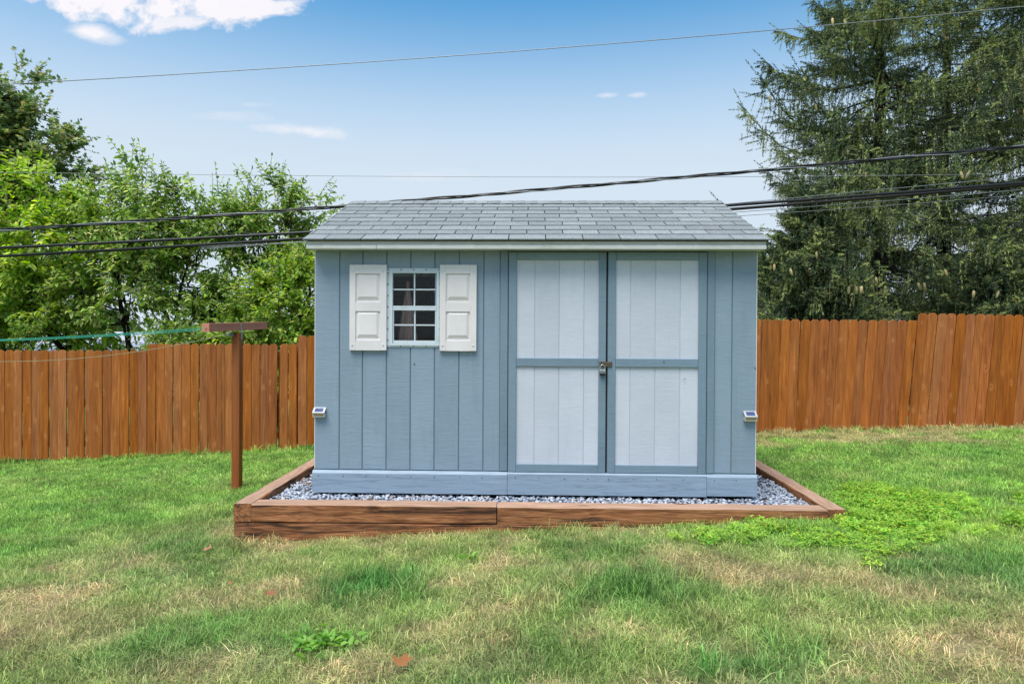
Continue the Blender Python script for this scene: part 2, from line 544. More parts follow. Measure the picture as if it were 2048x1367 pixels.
m.base(m.mix(m.map(m.vor(m.coord((90, 90, 90)), 1.0), .1, .5), lin(52, 58, 92), lin(72, 80, 120))); M['cell'] = m
m = Mat('amber lens', .3, .5); m.base(lin(186, 158, 112)); M['lens'] = m
m = Mat('grey green plastic', .5, .4); m.base(lin(112, 126, 112)); M['reel'] = m
m = Mat('teal cord', .5, .35); m.base(lin(38, 148, 124)); M['teal'] = m
m = Mat('faded line', .6, .3); m.base(lin(150, 146, 112)); M['line'] = m
m = Mat('black cable sheath', .4, .45); m.base(lin(30, 29, 31)); M['cable'] = m
m = Mat('weathered aluminium wire', .42, .5); m.b.inputs['Metallic'].default_value = .35; m.base(lin(140, 144, 148)); M['wire'] = m
m = Mat('umbrella canvas', .85, .15); m.base(lin(240, 190, 176)); m.b.inputs['Sheen Weight'].default_value = .2; M['canvas'] = m
m = Mat('black iron', .6, .3); m.base(lin(14, 14, 16)); M['iron'] = m

m = Mat('window glass', .03, .5)
m.n.remove(m.b)
trn = m.n.new('ShaderNodeBsdfTransparent'); trn.inputs[0].default_value = (.86, .9, .9, 1)
gls = m.n.new('ShaderNodeBsdfGlossy'); gls.inputs['Roughness'].default_value = .03; gls.inputs['Color'].default_value = (1, 1, 1, 1)
fr = m.n.new('ShaderNodeFresnel'); fr.inputs['IOR'].default_value = 1.28
mx = m.n.new('ShaderNodeMixShader'); m.l.new(fr.outputs[0], mx.inputs[0]); m.l.new(trn.outputs[0], mx.inputs[1]); m.l.new(gls.outputs[0], mx.inputs[2])
m.l.new(mx.outputs[0], m.out.inputs['Surface']); M['glass'] = m

# foliage
def leaf_mat(name, rough, tr):
    m = Mat(name, rough, .35)
    t = m.attr('tint')
    m.base(t)
    m.translucent(m.hsv(t, .49, 1.1, 1.35), tr)
    return m


M['leaf'] = leaf_mat('green leaf', .45, .45)
M['needle'] = leaf_mat('spruce needle', .65, .12)
m = Mat('bark', .9, .1)
g = m.noise(m.coord((9, 9, 2.5)), 2.0, 6, .65, .5)
m.base(m.ramp(g, [(.3, lin(28, 25, 24)), (.6, lin(48, 43, 41)), (.8, lin(74, 68, 64))])); m.bump(g, .8, .03); M['bark'] = m
m = Mat('twig', .85, .15); m.base(lin(92, 78, 58)); M['twig'] = m
m = Mat('spruce cone', .7, .2); g = m.noise(m.coord((60, 60, 110)), 1.0, 3)
m.base(m.ramp(g, [(.35, lin(176, 160, 108)), (.65, lin(212, 198, 146))])); m.bump(g, .6, .01); M['cone'] = m

# lawn: instanced blades carry the lawn's colour at their root plus their own tint
m = Mat('grass blade', .55, .25)
gc = m.attr('gcol', 'INSTANCER'); bt = m.attr('tint')
c = m.mix(1.0, gc, bt, 'MULTIPLY')
m.base(c)
gn = m.n.new('ShaderNodeNewGeometry'); vm = m.n.new('ShaderNodeMix'); vm.data_type = 'VECTOR'; vm.inputs['Factor'].default_value = .28
m.l.new(gn.outputs['Normal'], vm.inputs['A']); vm.inputs['B'].default_value = (0, 0, 1); m.l.new(vm.outputs['Result'], m.b.inputs['Normal'])
m.translucent(m.hsv(c, .495, 1.05, 1.3), .28); M['blade'] = m
m = Mat('clover leaf', .5, .3)
bt = m.attr('tint'); rr = m.n.new('ShaderNodeObjectInfo').outputs['Random']
c = m.hsv(bt, m.map(rr, 0, 1, .485, .515), 1.0, m.map(m.wn1(rr, 2.), 0, 1, .75, 1.25))
m.base(c)
gn = m.n.new('ShaderNodeNewGeometry'); vm = m.n.new('ShaderNodeMix'); vm.data_type = 'VECTOR'; vm.inputs['Factor'].default_value = .4
m.l.new(gn.outputs['Normal'], vm.inputs['A']); vm.inputs['B'].default_value = (0, 0, 1); m.l.new(vm.outputs['Result'], m.b.inputs['Normal'])
if True:
    m.translucent(m.hsv(c, .49, 1.1, 1.4), .3); M['clover'] = m
m = Mat('thatch and soil', .95, .1)
gc = m.attr('tint')
n1 = m.noise(m.coord((1, 1, 1), 'World', False), 45, 5, .7)
m.base(m.hsv(m.mix(.45, gc, lin(92, 78, 50)), .5, .95, m.map(n1, .25, .75, .45, 1.15)))
m.bump(n1, .8, .02); M['soil'] = m

# ------------------------------------------------------------------ ground
LUSH = np.array(lin(156, 186, 92)[:3]); LUSH2 = np.array(lin(96, 144, 66)[:3])
OLIVE = np.array(lin(142, 160, 92)[:3]); TAN = np.array(lin(194, 176, 132)[:3]); BLUEG = np.array(lin(76, 136, 66)[:3])
YG = np.array(lin(158, 200, 74)[:3])


def lawn(x, y):
    """what grows where: colour, blade height factor, lushness"""
    x = np.asarray(x, float); y = np.asarray(y, float)
    n1 = fbm(x, y, .9, 1); n2 = fbm(x, y, 2.3, 5); n3 = fbm(x, y, 5.0, 9); n4 = fbm(x, y, .45, 12)
    # lush at the back and to the left; drier towards the camera
    edge_l = -.85+1.5*(x+3.8)
    lush = ss(-1.7, 1.7, (y-edge_l)+(n1-.5)*3.0+(n3-.5)*1.2)*ss(-1.2, -2.0, x)
    lush = np.maximum(lush, ss(-.9, .5, (y-(-.75+.10*(x-3)))+(n1-.5)*1.6)*ss(.6, 1.8, x))
    lush = np.maximum(lush, ss(1.2, 2.2, y))
    n6 = fbm(x, y, 3.6, 60); dry = (1-lush)*ss(.42, .70, n2*.40+n6*.35+n3*.25+.01)*.8
    dry = np.clip(dry+.40*(1-lush)*ss(.5, .72, n1), 0, 1)
    for cx, cy, rx, ry in ((1.25, -1.75, .7, .28), (2.3, -1.95, .9, .35), (1.0, -1.45, .35, .2), (2.0, -2.8, .6, .25), (.5, -2.55, .12, .08), (-.5, -1.75, .3, .15), (-3.0, -1.75, .5, .2), (-1.4, -2.75, .5, .18), (-.6, -2.85, .35, .12)):
        dry = np.maximum(dry, .85*ss(1.25, .3, np.hypot((x-cx)/rx, (y-cy)/ry)+(n3-.5)*1.5))
    # thin worn strip along the foot of the right fence
    worn = ss(3.2, 3.9, y+(n2-.5)*.9)*ss(2.5, 3.4, x)*ss(.42, .6, n2+.06)*.75
    # deeper green clumps in the dry part
    clump = np.zeros_like(x)
    for cx, cy, r, k in ((-.93, -1.78, .42, .95), (.55, -1.95, .5, .65), (2.6, -1.7, .75, .8), (.4, -1.15, .5, .5), (-1.75, -2.45, .5, .5),
                         (.95, -2.95, .4, .8), (-.15, -2.95, .45, .5), (-2.4, -1.3, .5, .45), (-2.7, -.7, .6, .5), (-1.15, -2.6, .35, .5)):
        d = np.hypot(x-cx, (y-cy)*1.15)/r
        clump = np.maximum(clump, k*ss(1.2, .3, d+(n3-.5)*1.4))
    base = OLIVE[None]*(1-n3[:, None]*.55)+LUSH2[None]*n3[:, None]*.55
    tanc = TAN[None]*(.78+.44*n3[:, None])
    c = base*(1-dry[:, None])+tanc*dry[:, None]
    lc = LUSH[None]*(1-n2[:, None])+LUSH2[None]*n2[:, None]
    lc = lc*(.72+.56*n3[:, None])
    ps = (ss(.56, .72, fbm(x, y, 2.8, 90))*.45)[:, None]; lc = lc*(1-ps)+np.array(lin(172, 184, 112)[:3])*ps
    c = c*(1-lush[:, None])+lc*lush[:, None]
    c = c*(1-clump[:, None])+(BLUEG*.55+LUSH2*.45)[None]*clump[:, None]
    yg = ss(.35, .6, n1)*ss(2.0, 3.4, x)*ss(2.0, .2, np.abs(y+.2))*.55
    c = c*(1-yg[:, None])+YG[None]*yg[:, None]
    worn = np.clip(worn, 0, 1)
    c = c*(1-worn[:, None])+tanc*worn[:, None]
    dryall = np.clip(dry*(1-clump)+worn, 0, 1)
    c = c*(.72+.56*vnoise(x, y, 11.0, 70))[:, None]*(.86+.28*vnoise(x, y, 3.1, 75))[:, None]
    return c, dryall, np.clip(np.maximum(lush, clump), 0, 1)


# ground as one sheet: fine near the shed, coarse out to the horizon
xs = np.concatenate([[-900, -400, -160, -80, -40, -25], np.arange(-16, 16.01, .16), [25, 40, 80, 160, 400, 900]])
ys = np.concatenate([[-900, -300, -80, -30, -14], np.arange(-8, 9.01, .16), [14, 20, 30, 50, 90, 200, 450, 1200]])
gxx, gyy = np.meshgrid(xs, ys)
gz = gh(gxx, gyy)+(fbm(gxx.ravel(), gyy.ravel(), 1.3, 30).reshape(gxx.shape)-.5)*.03*(np.abs(gxx) < 16)
GV = np.stack([gxx.ravel(), gyy.ravel(), gz.ravel()], -1)
nx, ny = len(xs), len(ys)
ii = (np.arange(ny-1)[:, None]*nx+np.arange(nx-1)[None]).ravel()
GQ = np.stack([ii, ii+1, ii+1+nx, ii+nx], -1)
gcol = lawn(GV[:, 0], GV[:, 1])[0]
tag(np_mesh('lawn_ground', GV, quads=GQ, mats=[M['soil']], cols=gcol, smooth=True), kind='structure')

# ------------------------------------------------------------------ garden shed
H = 1.86
ZT = 1.857
shed = thing('garden_shed', 'blue grey wooden garden shed with pale double doors and one shuttered window', 'shed', (0, 1.3, -.19))


def bx(name, mat, parent, x0, x1, y0, y1, z0, z1, c=.003):
    b = MB(); b.box(x0, x1, y0, y1, z0, z1, c); return b.build(name, mat, parent)


# front siding boards between grooves (the one behind the window opening is cut above and below it)
LX = [-H, -1.651, -1.453, -1.248, -1.043, -.838, -.63, -.422, -.279]
G = .0042
OPX, OPZ = (-1.248, -.838), (1.075, 1.675)
for a, b in list(zip(LX[:-1], LX[1:]))+[(1.510, 1.66), (1.66, H)]:
    a2 = a+G if a > -1.85 else a
    b2 = b-G if b < 1.85 else b
    if a >= OPX[0]-.001 and b <= OPX[1]+.001:
        bx('siding_board', M['blue'], shed, a2, b2, 0, .012, 0, OPZ[0])
        bx('siding_board', M['blue'], shed, a2, b2, 0, .012, OPZ[1], ZT)
    else:
        bx('siding_board', M['blue'], shed, a2, b2, 0, .012, 0, ZT)
b = MB()      # panel behind the grooves, round the window and the door opening
b.box(-H+.01, OPX[0], .009, .02, -.1, ZT); b.box(OPX[1], 1.85, .009, .02, -.1, ZT)
b.box(OPX[0], OPX[1], .009, .02, -.1, OPZ[0]); b.box(OPX[0], OPX[1], .009, .02, OPZ[1], ZT)
b.build('siding_backing', M['bluetrim'], shed)
DEP = 2.66
RZ = 2.50
# side and back walls, boarded too
for sgn in (-1, 1):
    ysd = [.012+i*.2203 for i in range(13)]
    for y0, y1 in zip(ysd[:-1], ysd[1:]):
        zt = lambda y: 1.87+(RZ-1.87)*(1-abs(y-1.328)/1.328)
        b = MB()
        xa, xb = sgn*H, sgn*(H-.012)
        q0, q1 = y0+.004, y1-.004
        ps = [(q0, 0), (q1, 0), (q1, zt(q1)), (q0, zt(q0))]
        vs = [(xa, y, z) for y, z in ps]+[(xb, y, z) for y, z in ps]
        fs = [(0, 1, 2, 3), (7, 6, 5, 4), (0, 4, 5, 1), (1, 5, 6, 2), (2, 6, 7, 3), (3, 7, 4, 0)]
        if sgn < 0: fs = [f[::-1] for f in fs]
        b.add(vs, fs); b.build('siding_board', M['blue'], shed)
    b = MB()
    vs = [(sgn*(H-.011), y, z) for y, z in ((.02, -.1), (DEP, -.1), (DEP, 1.87), (1.328, RZ), (.02, 1.87))]
    vs += [(sgn*(H-.02), y, z) for _, y, z in vs]
    fs = [(0, 1, 2, 3, 4), (9, 8, 7, 6, 5)]+[(i, i+5, (i+1) % 5+5, (i+1) % 5) for i in range(5)]
    b.add(vs, fs); b.build('siding_backing', M['inside'], shed)
    # thin white corner bead that shows as a bright line at each front corner
    bx('corner_bead', M['vinyl'], shed, min(sgn*H, sgn*(H+.006)), max(sgn*H, sgn*(H+.006)), .001, .016, .0, 1.85, .001)
for i in range(18):
    x0 = -H+i*3.72/18
    bx('siding_board', M['blue'], shed, x0+.004, x0+3.72/18-.004, DEP+.001, DEP+.012, 0, 1.87)
bx('siding_backing', M['inside'], shed, -H+.02, H-.02, DEP-.012, DEP, -.1, 1.87, 0)
bx('floor', M['inside'], shed, -H+.02, H-.02, .03, DEP-.013, -.10, -.06, 0)

# skirt boards
for x0, x1, zb, ch in ((-1.872, -.2155, -.193, .022), (-.2125, 1.4475, -.191, .012), (1.4505, 1.867, -.184, .022)):
    b = MB(); y0 = -.036 if ch > .02 else -.039
    ps = [(y0, zb), (y0, -.006-ch), (y0+ch*.9, -.006), (-.001, -.006), (-.001, zb)]
    vs = [(x0, y, z) for y, z in ps]+[(x1, y, z) for y, z in ps]
    n = len(ps)
    fs = [tuple(range(n)), tuple(range(2*n-1, n-1, -1))]+[(i, i+n, (i+1) % n+n, (i+1) % n) for i in range(n)]
    fs = [f[::-1] for f in fs]
    b.add(vs, fs); o = b.build('skirt_board', M['skirt'], shed)
    for k in range(int((x1-x0)/.2)):
        xx = x0+.06+k*.2+random.uniform(-.02, .02)
        q = MB(); q.tube([(xx, y0-.0015, -.05+random.uniform(-.006, .006)), (xx, y0+.002, -.05)], .0042, 8)
        q.build('nail_head', M['screw'], o)
for sgn in (-1, 1):
    bx('skirt_board', M['skirt'], shed, min(sgn*1.861, sgn*1.867), max(sgn*1.861, sgn*1.867), 0, DEP, -.19, -.006)
bx('skirt_board', M['skirt'], shed, -1.85, 1.85, DEP+.013, DEP+.03, -.19, -.006)

# trim either side of the doors, head trim
bx('door_trim', M['bluetrim'], shed, -.2815, -.2165, -.016, -.0005, .001, ZT-.002)
bx('door_trim', M['bluetrim'], shed, 1.450, 1.512, -.016, -.0005, .001, ZT-.002)

# double doors
def door(x0, x1, px, grooves, zb):
    d = MB(); d.box(x0+.001, x1-.001, .0, .008, zb, 1.846)
    leaf = d.build('door', M['bluetrim'], shed)
    ed = [px[0]-.02]+grooves+[px[1]+.02]
    for a, b_ in zip(ed[:-1], ed[1:]):
        bx('panel_board', M['white_panel'], leaf, a+(.0025 if a != ed[0] else 0), b_-(.0025 if b_ != ed[-1] else 0), -.0085, -.0048, .05, 1.795, .002)
    bx('panel_backing', M['white_panel'], leaf, px[0]-.018, px[1]+.018, -.0045, -.0002, .052, 1.793, 0)
    yf, yb = -.026, -.009
    z1 = 1.846
    bx('stile', M['bluetrim'], leaf, x0+.003, px[0], yf, yb, zb, z1)
    bx('stile', M['bluetrim'], leaf, px[1], x1-.003, yf, yb, zb, z1)
    for q0, q1 in ((1.781, z1), (.886, .957), (zb, .065)):
        bx('rail', M['bluetrim'], leaf, px[0]+.001, px[1]-.001, yf+.001, yb, q0, q1)
    return leaf


dl = door(-.2125, .6105, (-.144, .546), [.010, .216, .424], -.003)
dr = door(.6205, 1.4465, (.688, 1.376), [.812, 1.02, 1.227], -.003)
b = MB(); b.box(.606, .625, .0005, .009, -.005, 1.85); b.build('door_gap_strip', M['rubber'], shed)
# hasp on the doors
h = MB(); h.box(.552, .604, -.030, -.0262, .884, .932, .001); h.tube([(.578, -.030, .917), (.578, -.048, .914), (.578, -.048, .904), (.578, -.030, .902)], .003, 8)
h.build('hasp', M['hasp'], dl)
h = MB(); h.box(.590, .655, -.0345, -.0305, .889, .928, .001); h.box(.632, .660, -.030, -.0262, .887, .931, .001)
for xx, zz in ((.648, .922), (.648, .895)): h.tube([(xx, -.0375, zz), (xx, -.034, zz)], .0035, 8)
h.build('hasp', M['hasp'], dr)
for xx, zz, pr in ((1.09, .932, dr), (1.262, .79, dr)):
    h = MB(); h.tube([(xx, -.033, zz), (xx, -.024, zz)], .0045, 8); h.build('screw', M['screw'], pr)
for xx, zz in ((-1.01, .90), (1.853, .885)):
    h = MB(); h.tube([(xx, -.006, zz), (xx, .003, zz)], .005, 8); h.build('screw', M['screw'], shed)

# padlock hanging from the hasp: a thing of its own
pad = thing('padlock', 'small silver padlock with a black base hanging from the rusty door hasp', 'padlock', (.578, -.045, .83))
pts = [(.578+.020*math.cos(t), -.045, .880+.026*math.sin(t)) for t in np.linspace(0, math.pi, 9)]
h = MB(); h.tube([(.598, -.045, .858)]+pts+[(.558, -.045, .858)], .0036, 8); h.build('shackle', M['chrome'], pad, smooth=True)
h = MB(); h.box(.5515, .6045, -.058, -.032, .830, .862, .004); h.build('lock_body', M['steel'], pad)
h = MB(); h.box(.5545, .6015, -.057, -.033, .813, .8295, .005); h.build('bumper', M['rubber'], pad)

# window
win = MB()
fx0, fx1, fz0, fz1 = -1.250, -.787, 1.041, 1.709
win.box(fx0, fx1, -.007, -.0005, 1.680, fz1, .001); win.box(fx0, fx1, -.007, -.0005, fz0, 1.068, .001)
win.box(fx0, -1.214, -.0065, -.0005, 1.068, 1.680, .001); win.box(-.812, fx1, -.0065, -.0005, 1.068, 1.680, .001)
window = win.build('window', M['winframe'], shed)
j = MB()
j.box(-1.222, -1.196, -.013, .03, 1.073, 1.686, .001); j.box(-.822, -.800, -.013, .03, 1.073, 1.686, .001)
j.box(-1.195, -.823, -.013, .03, 1.668, 1.686, .001); j.box(-1.222, -.800, -.015, .03, 1.054, 1.0725, .001)
j.build('window_frame', M['winframe'], window)
s1 = MB(); s1.box(-1.1945, -.8235, -.008, .014, 1.374, 1.3915, .001); s1.box(-1.1945, -.8235, -.010, .012, 1.353, 1.373, .001)
s1.build('meeting_rail', M['winframe'], window)
s1 = MB(); s1.box(-1.1945, -1.186, -.006, .014, 1.074, 1.3525, .001); s1.box(-.834, -.8235, -.006, .014, 1.074, 1.3525, .001); s1.box(-1.1855, -.8345, -.005, .014, 1.074, 1.098, .001)
s1.build('sash', M['winframe'], window)
bx('muntin', M['winframe'], window, -1.018, -1.006, .004, .014, 1.393, 1.667, .001)
bx('muntin', M['winframe'], window, -1.194, -1.0195, .004, .014, 1.524, 1.536, .001)
bx('muntin', M['winframe'], window, -1.0045, -.824, .004, .014, 1.524, 1.536, .001)
bx('muntin', M['winframe'], window, -1.014, -1.002, .004, .014, 1.099, 1.352, .001)
bx('muntin', M['winframe'], window, -1.185, -1.0155, .004, .014, 1.223, 1.235, .001)
bx('muntin', M['winframe'], window, -1.0005, -.835, .004, .014, 1.223, 1.235, .001)
for x0, x1, z0, z1 in ((-1.194, -1.0185, 1.5365, 1.667), (-1.0055, -.824, 1.5365, 1.667), (-1.194, -1.0185, 1.393, 1.5235), (-1.0055, -.824, 1.393, 1.5235),
                       (-1.185, -1.0145, 1.2355, 1.352), (-1.0015, -.835, 1.2355, 1.352), (-1.185, -1.0145, 1.099, 1.2225), (-1.0015, -.835, 1.099, 1.2225)):
    bx('pane', M['glass'], window, x0, x1, .015, .018, z0, z1, 0)
sp_ = [(-1.234+i*(1.234-.803)/4, z) for i in range(5) for z in (1.697, 1.050)]+[(x, 1.10+i*.0945) for i in range(7) for x in (-1.236, -.802)]
sm = None
for xx, zz in sp_:
    if sm is None:
        q = MB(); q.tube([(xx, -.0095, zz), (xx, -.006, zz)], .0056, 8); o = q.build('screw', M['screw'], window); sm = o.data
    else:
        link('screw', sm, window, (xx, -.00775, zz))

# shutters
def shutter(x0, x1, z0, z1):
    yf, yb = -.030, -.002
    xa, xb = x0+.051, x1-.055
    up = (z1-.317, z1-.074); lo = (z0+.085, z0+.332)
    b = MB()
    b.box(x0, xa, yf, yb, z0, z1, .002); b.box(xb, x1, yf, yb, z0, z1, .002)
    for q0, q1 in ((z0, lo[0]), (lo[1], up[0]), (up[1], z1)): b.box(xa, xb, yf+.0005, yb, q0, q1, 0)
    sh = b.build('shutter', M['vinyl'], shed)
    for q0, q1 in (lo, up):
        p = MB(); d0, d1 = yf+.013, yf+.001
        ring0 = [(xa, d0, q0), (xb, d0, q0), (xb, d0, q1), (xa, d0, q1)]
        i0, i1, ib, it = .008, .030, .048, .022      # gutter, side bevel, deep lower bevel, shallow upper bevel
        ring1 = [(xa+i0, d0, q0+.018), (xb-i0, d0, q0+.018), (xb-i0, d0, q1-i0), (xa+i0, d0, q1-i0)]
        ring2 = [(xa+i1, d1, q0+ib), (xb-i1, d1, q0+ib), (xb-i1, d1, q1-it), (xa+i1, d1, q1-it)]
        vs = ring0+ring1+ring2
        fs = [(i, (i+1) % 4, 4+(i+1) % 4, 4+i) for i in range(4)]+[(4+i, 4+(i+1) % 4, 8+(i+1) % 4, 8+i) for i in range(4)]+[(8, 9, 10, 11)]
        p.add(vs, fs); p.build('raised_panel', M['vinyl'], sh)
    for xx in (x0+.024, x1-.028):
        for zz in (z0+.047, z1-.055):
            q = MB(); q.tube([(xx, yf-.005, zz), (xx, yf+.001, zz)], [.006, .0095], 8); q.build('screw', M['winframe'], sh)
    return sh


shutter(-1.559, -1.244, 1.013, 1.736)
shutter(-.791, -.481, 1.012, 1.737)

# roof
EY, EZ = -.162, 1.930
RY, RZ2 = 1.328, 2.528
RL = math.hypot(RY-EY, RZ2-EZ)
sdv = np.array([0, (RY-EY)/RL, (RZ2-EZ)/RL]); snv = np.array([0, -sdv[2], sdv[1]])
RX = 1.912


def rp(x, t, h, back=False):
    """point on the roof: x along it, t up the slope from the eave, h above the deck"""
    p = np.array([x, EY, EZ])+sdv*t+snv*h
    if back: p[1] = 2*RY-p[1]
    return p


b = MB()
for back in (False, True):
    ps = [rp(-RX+.01, .004, -.004, back), rp(RX-.01, .004, -.004, back), rp(RX-.01, RL, -.004, back), rp(-RX+.01, RL, -.004, back)]
    qs = [p-np.array([0, 0, .007]) for p in ps]
    fs = [(0, 1, 2, 3), (7, 6, 5, 4), (0, 4, 5, 1), (1, 5, 6, 2), (2, 6, 7, 3), (3, 7, 4, 0)]
    b.add(ps+qs, [f[::-1] for f in fs] if back else fs)
roof = b.build('roof', M['felt'], shed)
EXPO = .1655
tab = .305
for back in (False, True):
    for r in range(9):
        t0 = r*EXPO-.012 if r == 0 else r*EXPO
        t1 = min((r+1)*EXPO+.03, RL-.01)
        off = (.175 if r % 2 == 0 else .022)+random.uniform(-.008, .008)
        xsn = [-RX]
        x = -RX+off
        while x < RX-.012: xsn.append(x); x += tab
        xsn.append(RX)
        for a, c_ in zip(xsn[:-1], xsn[1:]):
            g0 = .0042 if a > -RX else 0; g1 = .0042 if c_ < RX else 0
            j0, j1 = random.uniform(-.0025, .0025), random.uniform(-.0025, .0025)
            hb = .0085+random.uniform(0, .003)
            lo_ = [rp(a+g0, t0+j0, 0, back), rp(c_-g1, t0+j1, 0, back), rp(c_-g1, t1, -.001, back), rp(a+g0, t1, -.001, back)]
            up_ = [rp(a+g0, t0+j0, hb, back), rp(c_-g1, t0+j1, hb, back), rp(c_-g1, t1, .002, back), rp(a+g0, t1, .002, back)]
            fs = [(4, 5, 6, 7), (3, 2, 1, 0), (0, 1, 5, 4), (1, 2, 6, 5), (2, 3, 7, 6), (3, 0, 4, 7)]
            q = MB(); q.add(lo_+up_, [f[::-1] for f in fs] if back else fs)
            q.build('shingle', M['shingle'], roof)
ncap = 30
cw = 2*RX/ncap
for i in range(ncap):
    a, c_ = -RX+i*cw, -RX+(i+1)*cw+.03
    c_ = min(c_, RX)
    h0, h1 = .010, .017
    tlo = RL-.135
    vs = []
    for x, hh in ((a+.001, h0), (c_, h1)):
        for tt, bk, dz in ((tlo, False, 0), (RL-.01, False, .004), (RL-.01, True, .004), (tlo, True, 0)):
            p = rp(x, tt, hh+dz, bk); vs.append(p)
        for tt, bk, dz in ((tlo, False, 0), (RL-.01, False, .004), (RL-.01, True, .004), (tlo, True, 0)):
            p = rp(x, tt, hh+dz-.006, bk); vs.append(p)
    fs = []
    for k in range(3):
        fs.append((k, 8+k, 9+k, k+1)); fs.append((4+k+1, 12+k+1, 12+k, 4+k))
        fs.append((k, k+1, 5+k, 4+k)); fs.append((8+k+1, 8+k, 12+k, 13+k))
    fs += [(0, 4, 12, 8), (3, 11, 15, 7)]
    q = MB(); q.add(vs, fs); q.build('ridge_shingle', M['shingle'], roof)

# fascia, soffit, gable boards
fx = 1.888
bx('fascia', M['fascia'], shed, -fx, fx, -.140, -.128, 1.8805, 1.9225, .002)
bx('fascia_trim', M['fascia'], shed, -1.30, fx, -.156, -.1285, 1.8525, 1.8855, .004)
bx('fascia_trim', M['fascia'], shed, -fx, -1.302, -.156, -.1285, 1.8525, 1.8830, .004)
bx('soffit', M['fascia'], shed, -fx+.004, fx-.004, -.128, .012, 1.8575, 1.868, 0)
bx('fascia', M['fascia'], shed, -fx, fx, 2*RY+.128, 2*RY+.146, 1.86, 1.922, .002)
for sgn in (-1, 1):
    b = MB()
    for back in (False, True):
        ps = [rp(0, .01, -.022, back), rp(0, RL-.002, -.022, back)]
        vs = []
        for xx in (sgn*(H+.006), sgn*fx):
            vs += [(xx, ps[0][1], ps[0][2]), (xx, ps[1][1], ps[1][2]), (xx, ps[1][1], ps[1][2]-.09), (xx, ps[0][1]+(-.07 if back else .07), ps[0][2]-.052)]
        fs = [(0, 1, 2, 3), (7, 6, 5, 4), (0, 4, 5, 1), (1, 5, 6, 2), (2, 6, 7, 3), (3, 7, 4, 0)]
        b.add(vs, fs if (sgn > 0) == back else [f[::-1] for f in fs])
    b.build('rake_board', M['fascia'], shed)

# ------------------------------------------------------------------ solar lights on the corners
def solar(x0, x1, z0, z1, label):
    t = thing('solar_light', label, 'lamp', ((x0+x1)/2, -.02, (z0+z1)/2), 'solar lights on the shed corners')
    h = z1-z0
    # wedge: sloping top with the cell, upright lens below
    b = MB(); d = .055
    zt, zf = z1, z0+h*.50
    vs = [(x0, -.001, zt), (x1, -.001, zt), (x1, -d, zf), (x0, -d, zf), (x0, -.001, zt-.006), (x1, -.001, zt-.006), (x1, -d, zf-.008), (x0, -d, zf-.008)]
    fs = [(3, 2, 1, 0), (4, 5, 6, 7), (0, 4, 7, 3), (1, 2, 6, 5), (3, 7, 6, 2), (0, 1, 5, 4)]
    b.add(vs, fs)
    b.build('lamp_top', M['lampcase'], t)
    n_ = np.array([0, -(zt-zf), d-.001]); n_ = n_/np.linalg.norm(n_)*-1
    n_ = np.array([0, -(zt-zf), (d-.001)]); n_ /= np.linalg.norm(n_)
    A = np.array([0, -.001, zt]); Bv = np.array([0, -d, zf])
    pl = lambda x, s_, o: np.array([x, 0, 0])+A*(1-s_)+Bv*s_+n_*o
    w = x1-x0
    q = MB(); vs = [pl(x0+w*.16, .16, .001), pl(x1-w*.16, .16, .001), pl(x1-w*.16, .84, .001), pl(x0+w*.16, .84, .001)]
    vs += [pl(x0+w*.16, .16, -.002), pl(x1-w*.16, .16, -.002), pl(x1-w*.16, .84, -.002), pl(x0+w*.16, .84, -.002)]
    q.add(vs, [(3, 2, 1, 0), (4, 5, 6, 7), (0, 4, 7, 3), (1, 2, 6, 5), (3, 7, 6, 2), (0, 1, 5, 4)])
    q.build('solar_panel', M['cell'], t)
    q = MB(); q.box(x0+.012, x1-.012, -.040, -.004, z0+.008, zf-.009, .002); q.build('lens', M['lens'], t)
    q = MB(); q.box(x0, x0+.0115, -.045, -.001, z0, zf-.0085, .001); q.box(x1-.0115, x1, -.045, -.001, z0, zf-.0085, .001); q.box(x0+.0116, x1-.0116, -.044, -.001, z0, z0+.0075, .001)
    q.build('lamp_case', M['lampcase'], t)


solar(-1.868, -1.764, .446, .525, 'small solar light at the left front corner of the shed')
solar(1.757, 1.861, .444, .525, 'small solar light at the right front corner of the shed')

# things inside the shed, seen through the panes
um = thing('patio_umbrella', 'folded pinkish patio umbrella standing inside behind the window', 'umbrella', (-1.125, .30, -.06))
nr, ns = 14, 48
vs = []; fs = []
for i in range(nr+1):
    t = i/nr; z = 1.60-.95*t
    rad = .012+.105*t**.9*(1-.25*max(0, t-.6))
    for k in range(ns):
        a = 2*math.pi*k/ns
        rr = rad*(1+.34*math.cos(a*8+.9*t)*min(1, t*3))
        vs.append((-1.125+rr*math.cos(a), .30+rr*math.sin(a), z))
for i in range(nr):
    for k in range(ns): fs.append((i*ns+k, (i+1)*ns+k, (i+1)*ns+(k+1) % ns, i*ns+(k+1) % ns))
q = MB(); q.add(vs, fs); q.build('canopy', M['canvas'], um, smooth=True)
q = MB(); q.tube([(-1.125, .3, -.055), (-1.125, .3, 1.62)], .016, 10); q.build('pole', M['canvas'], um)
q = MB(); q.tube([(-1.125, .3, 1.60), (-1.125, .3, 1.625)], [.02, .006], 10); q.build('finial', M['canvas'], um)

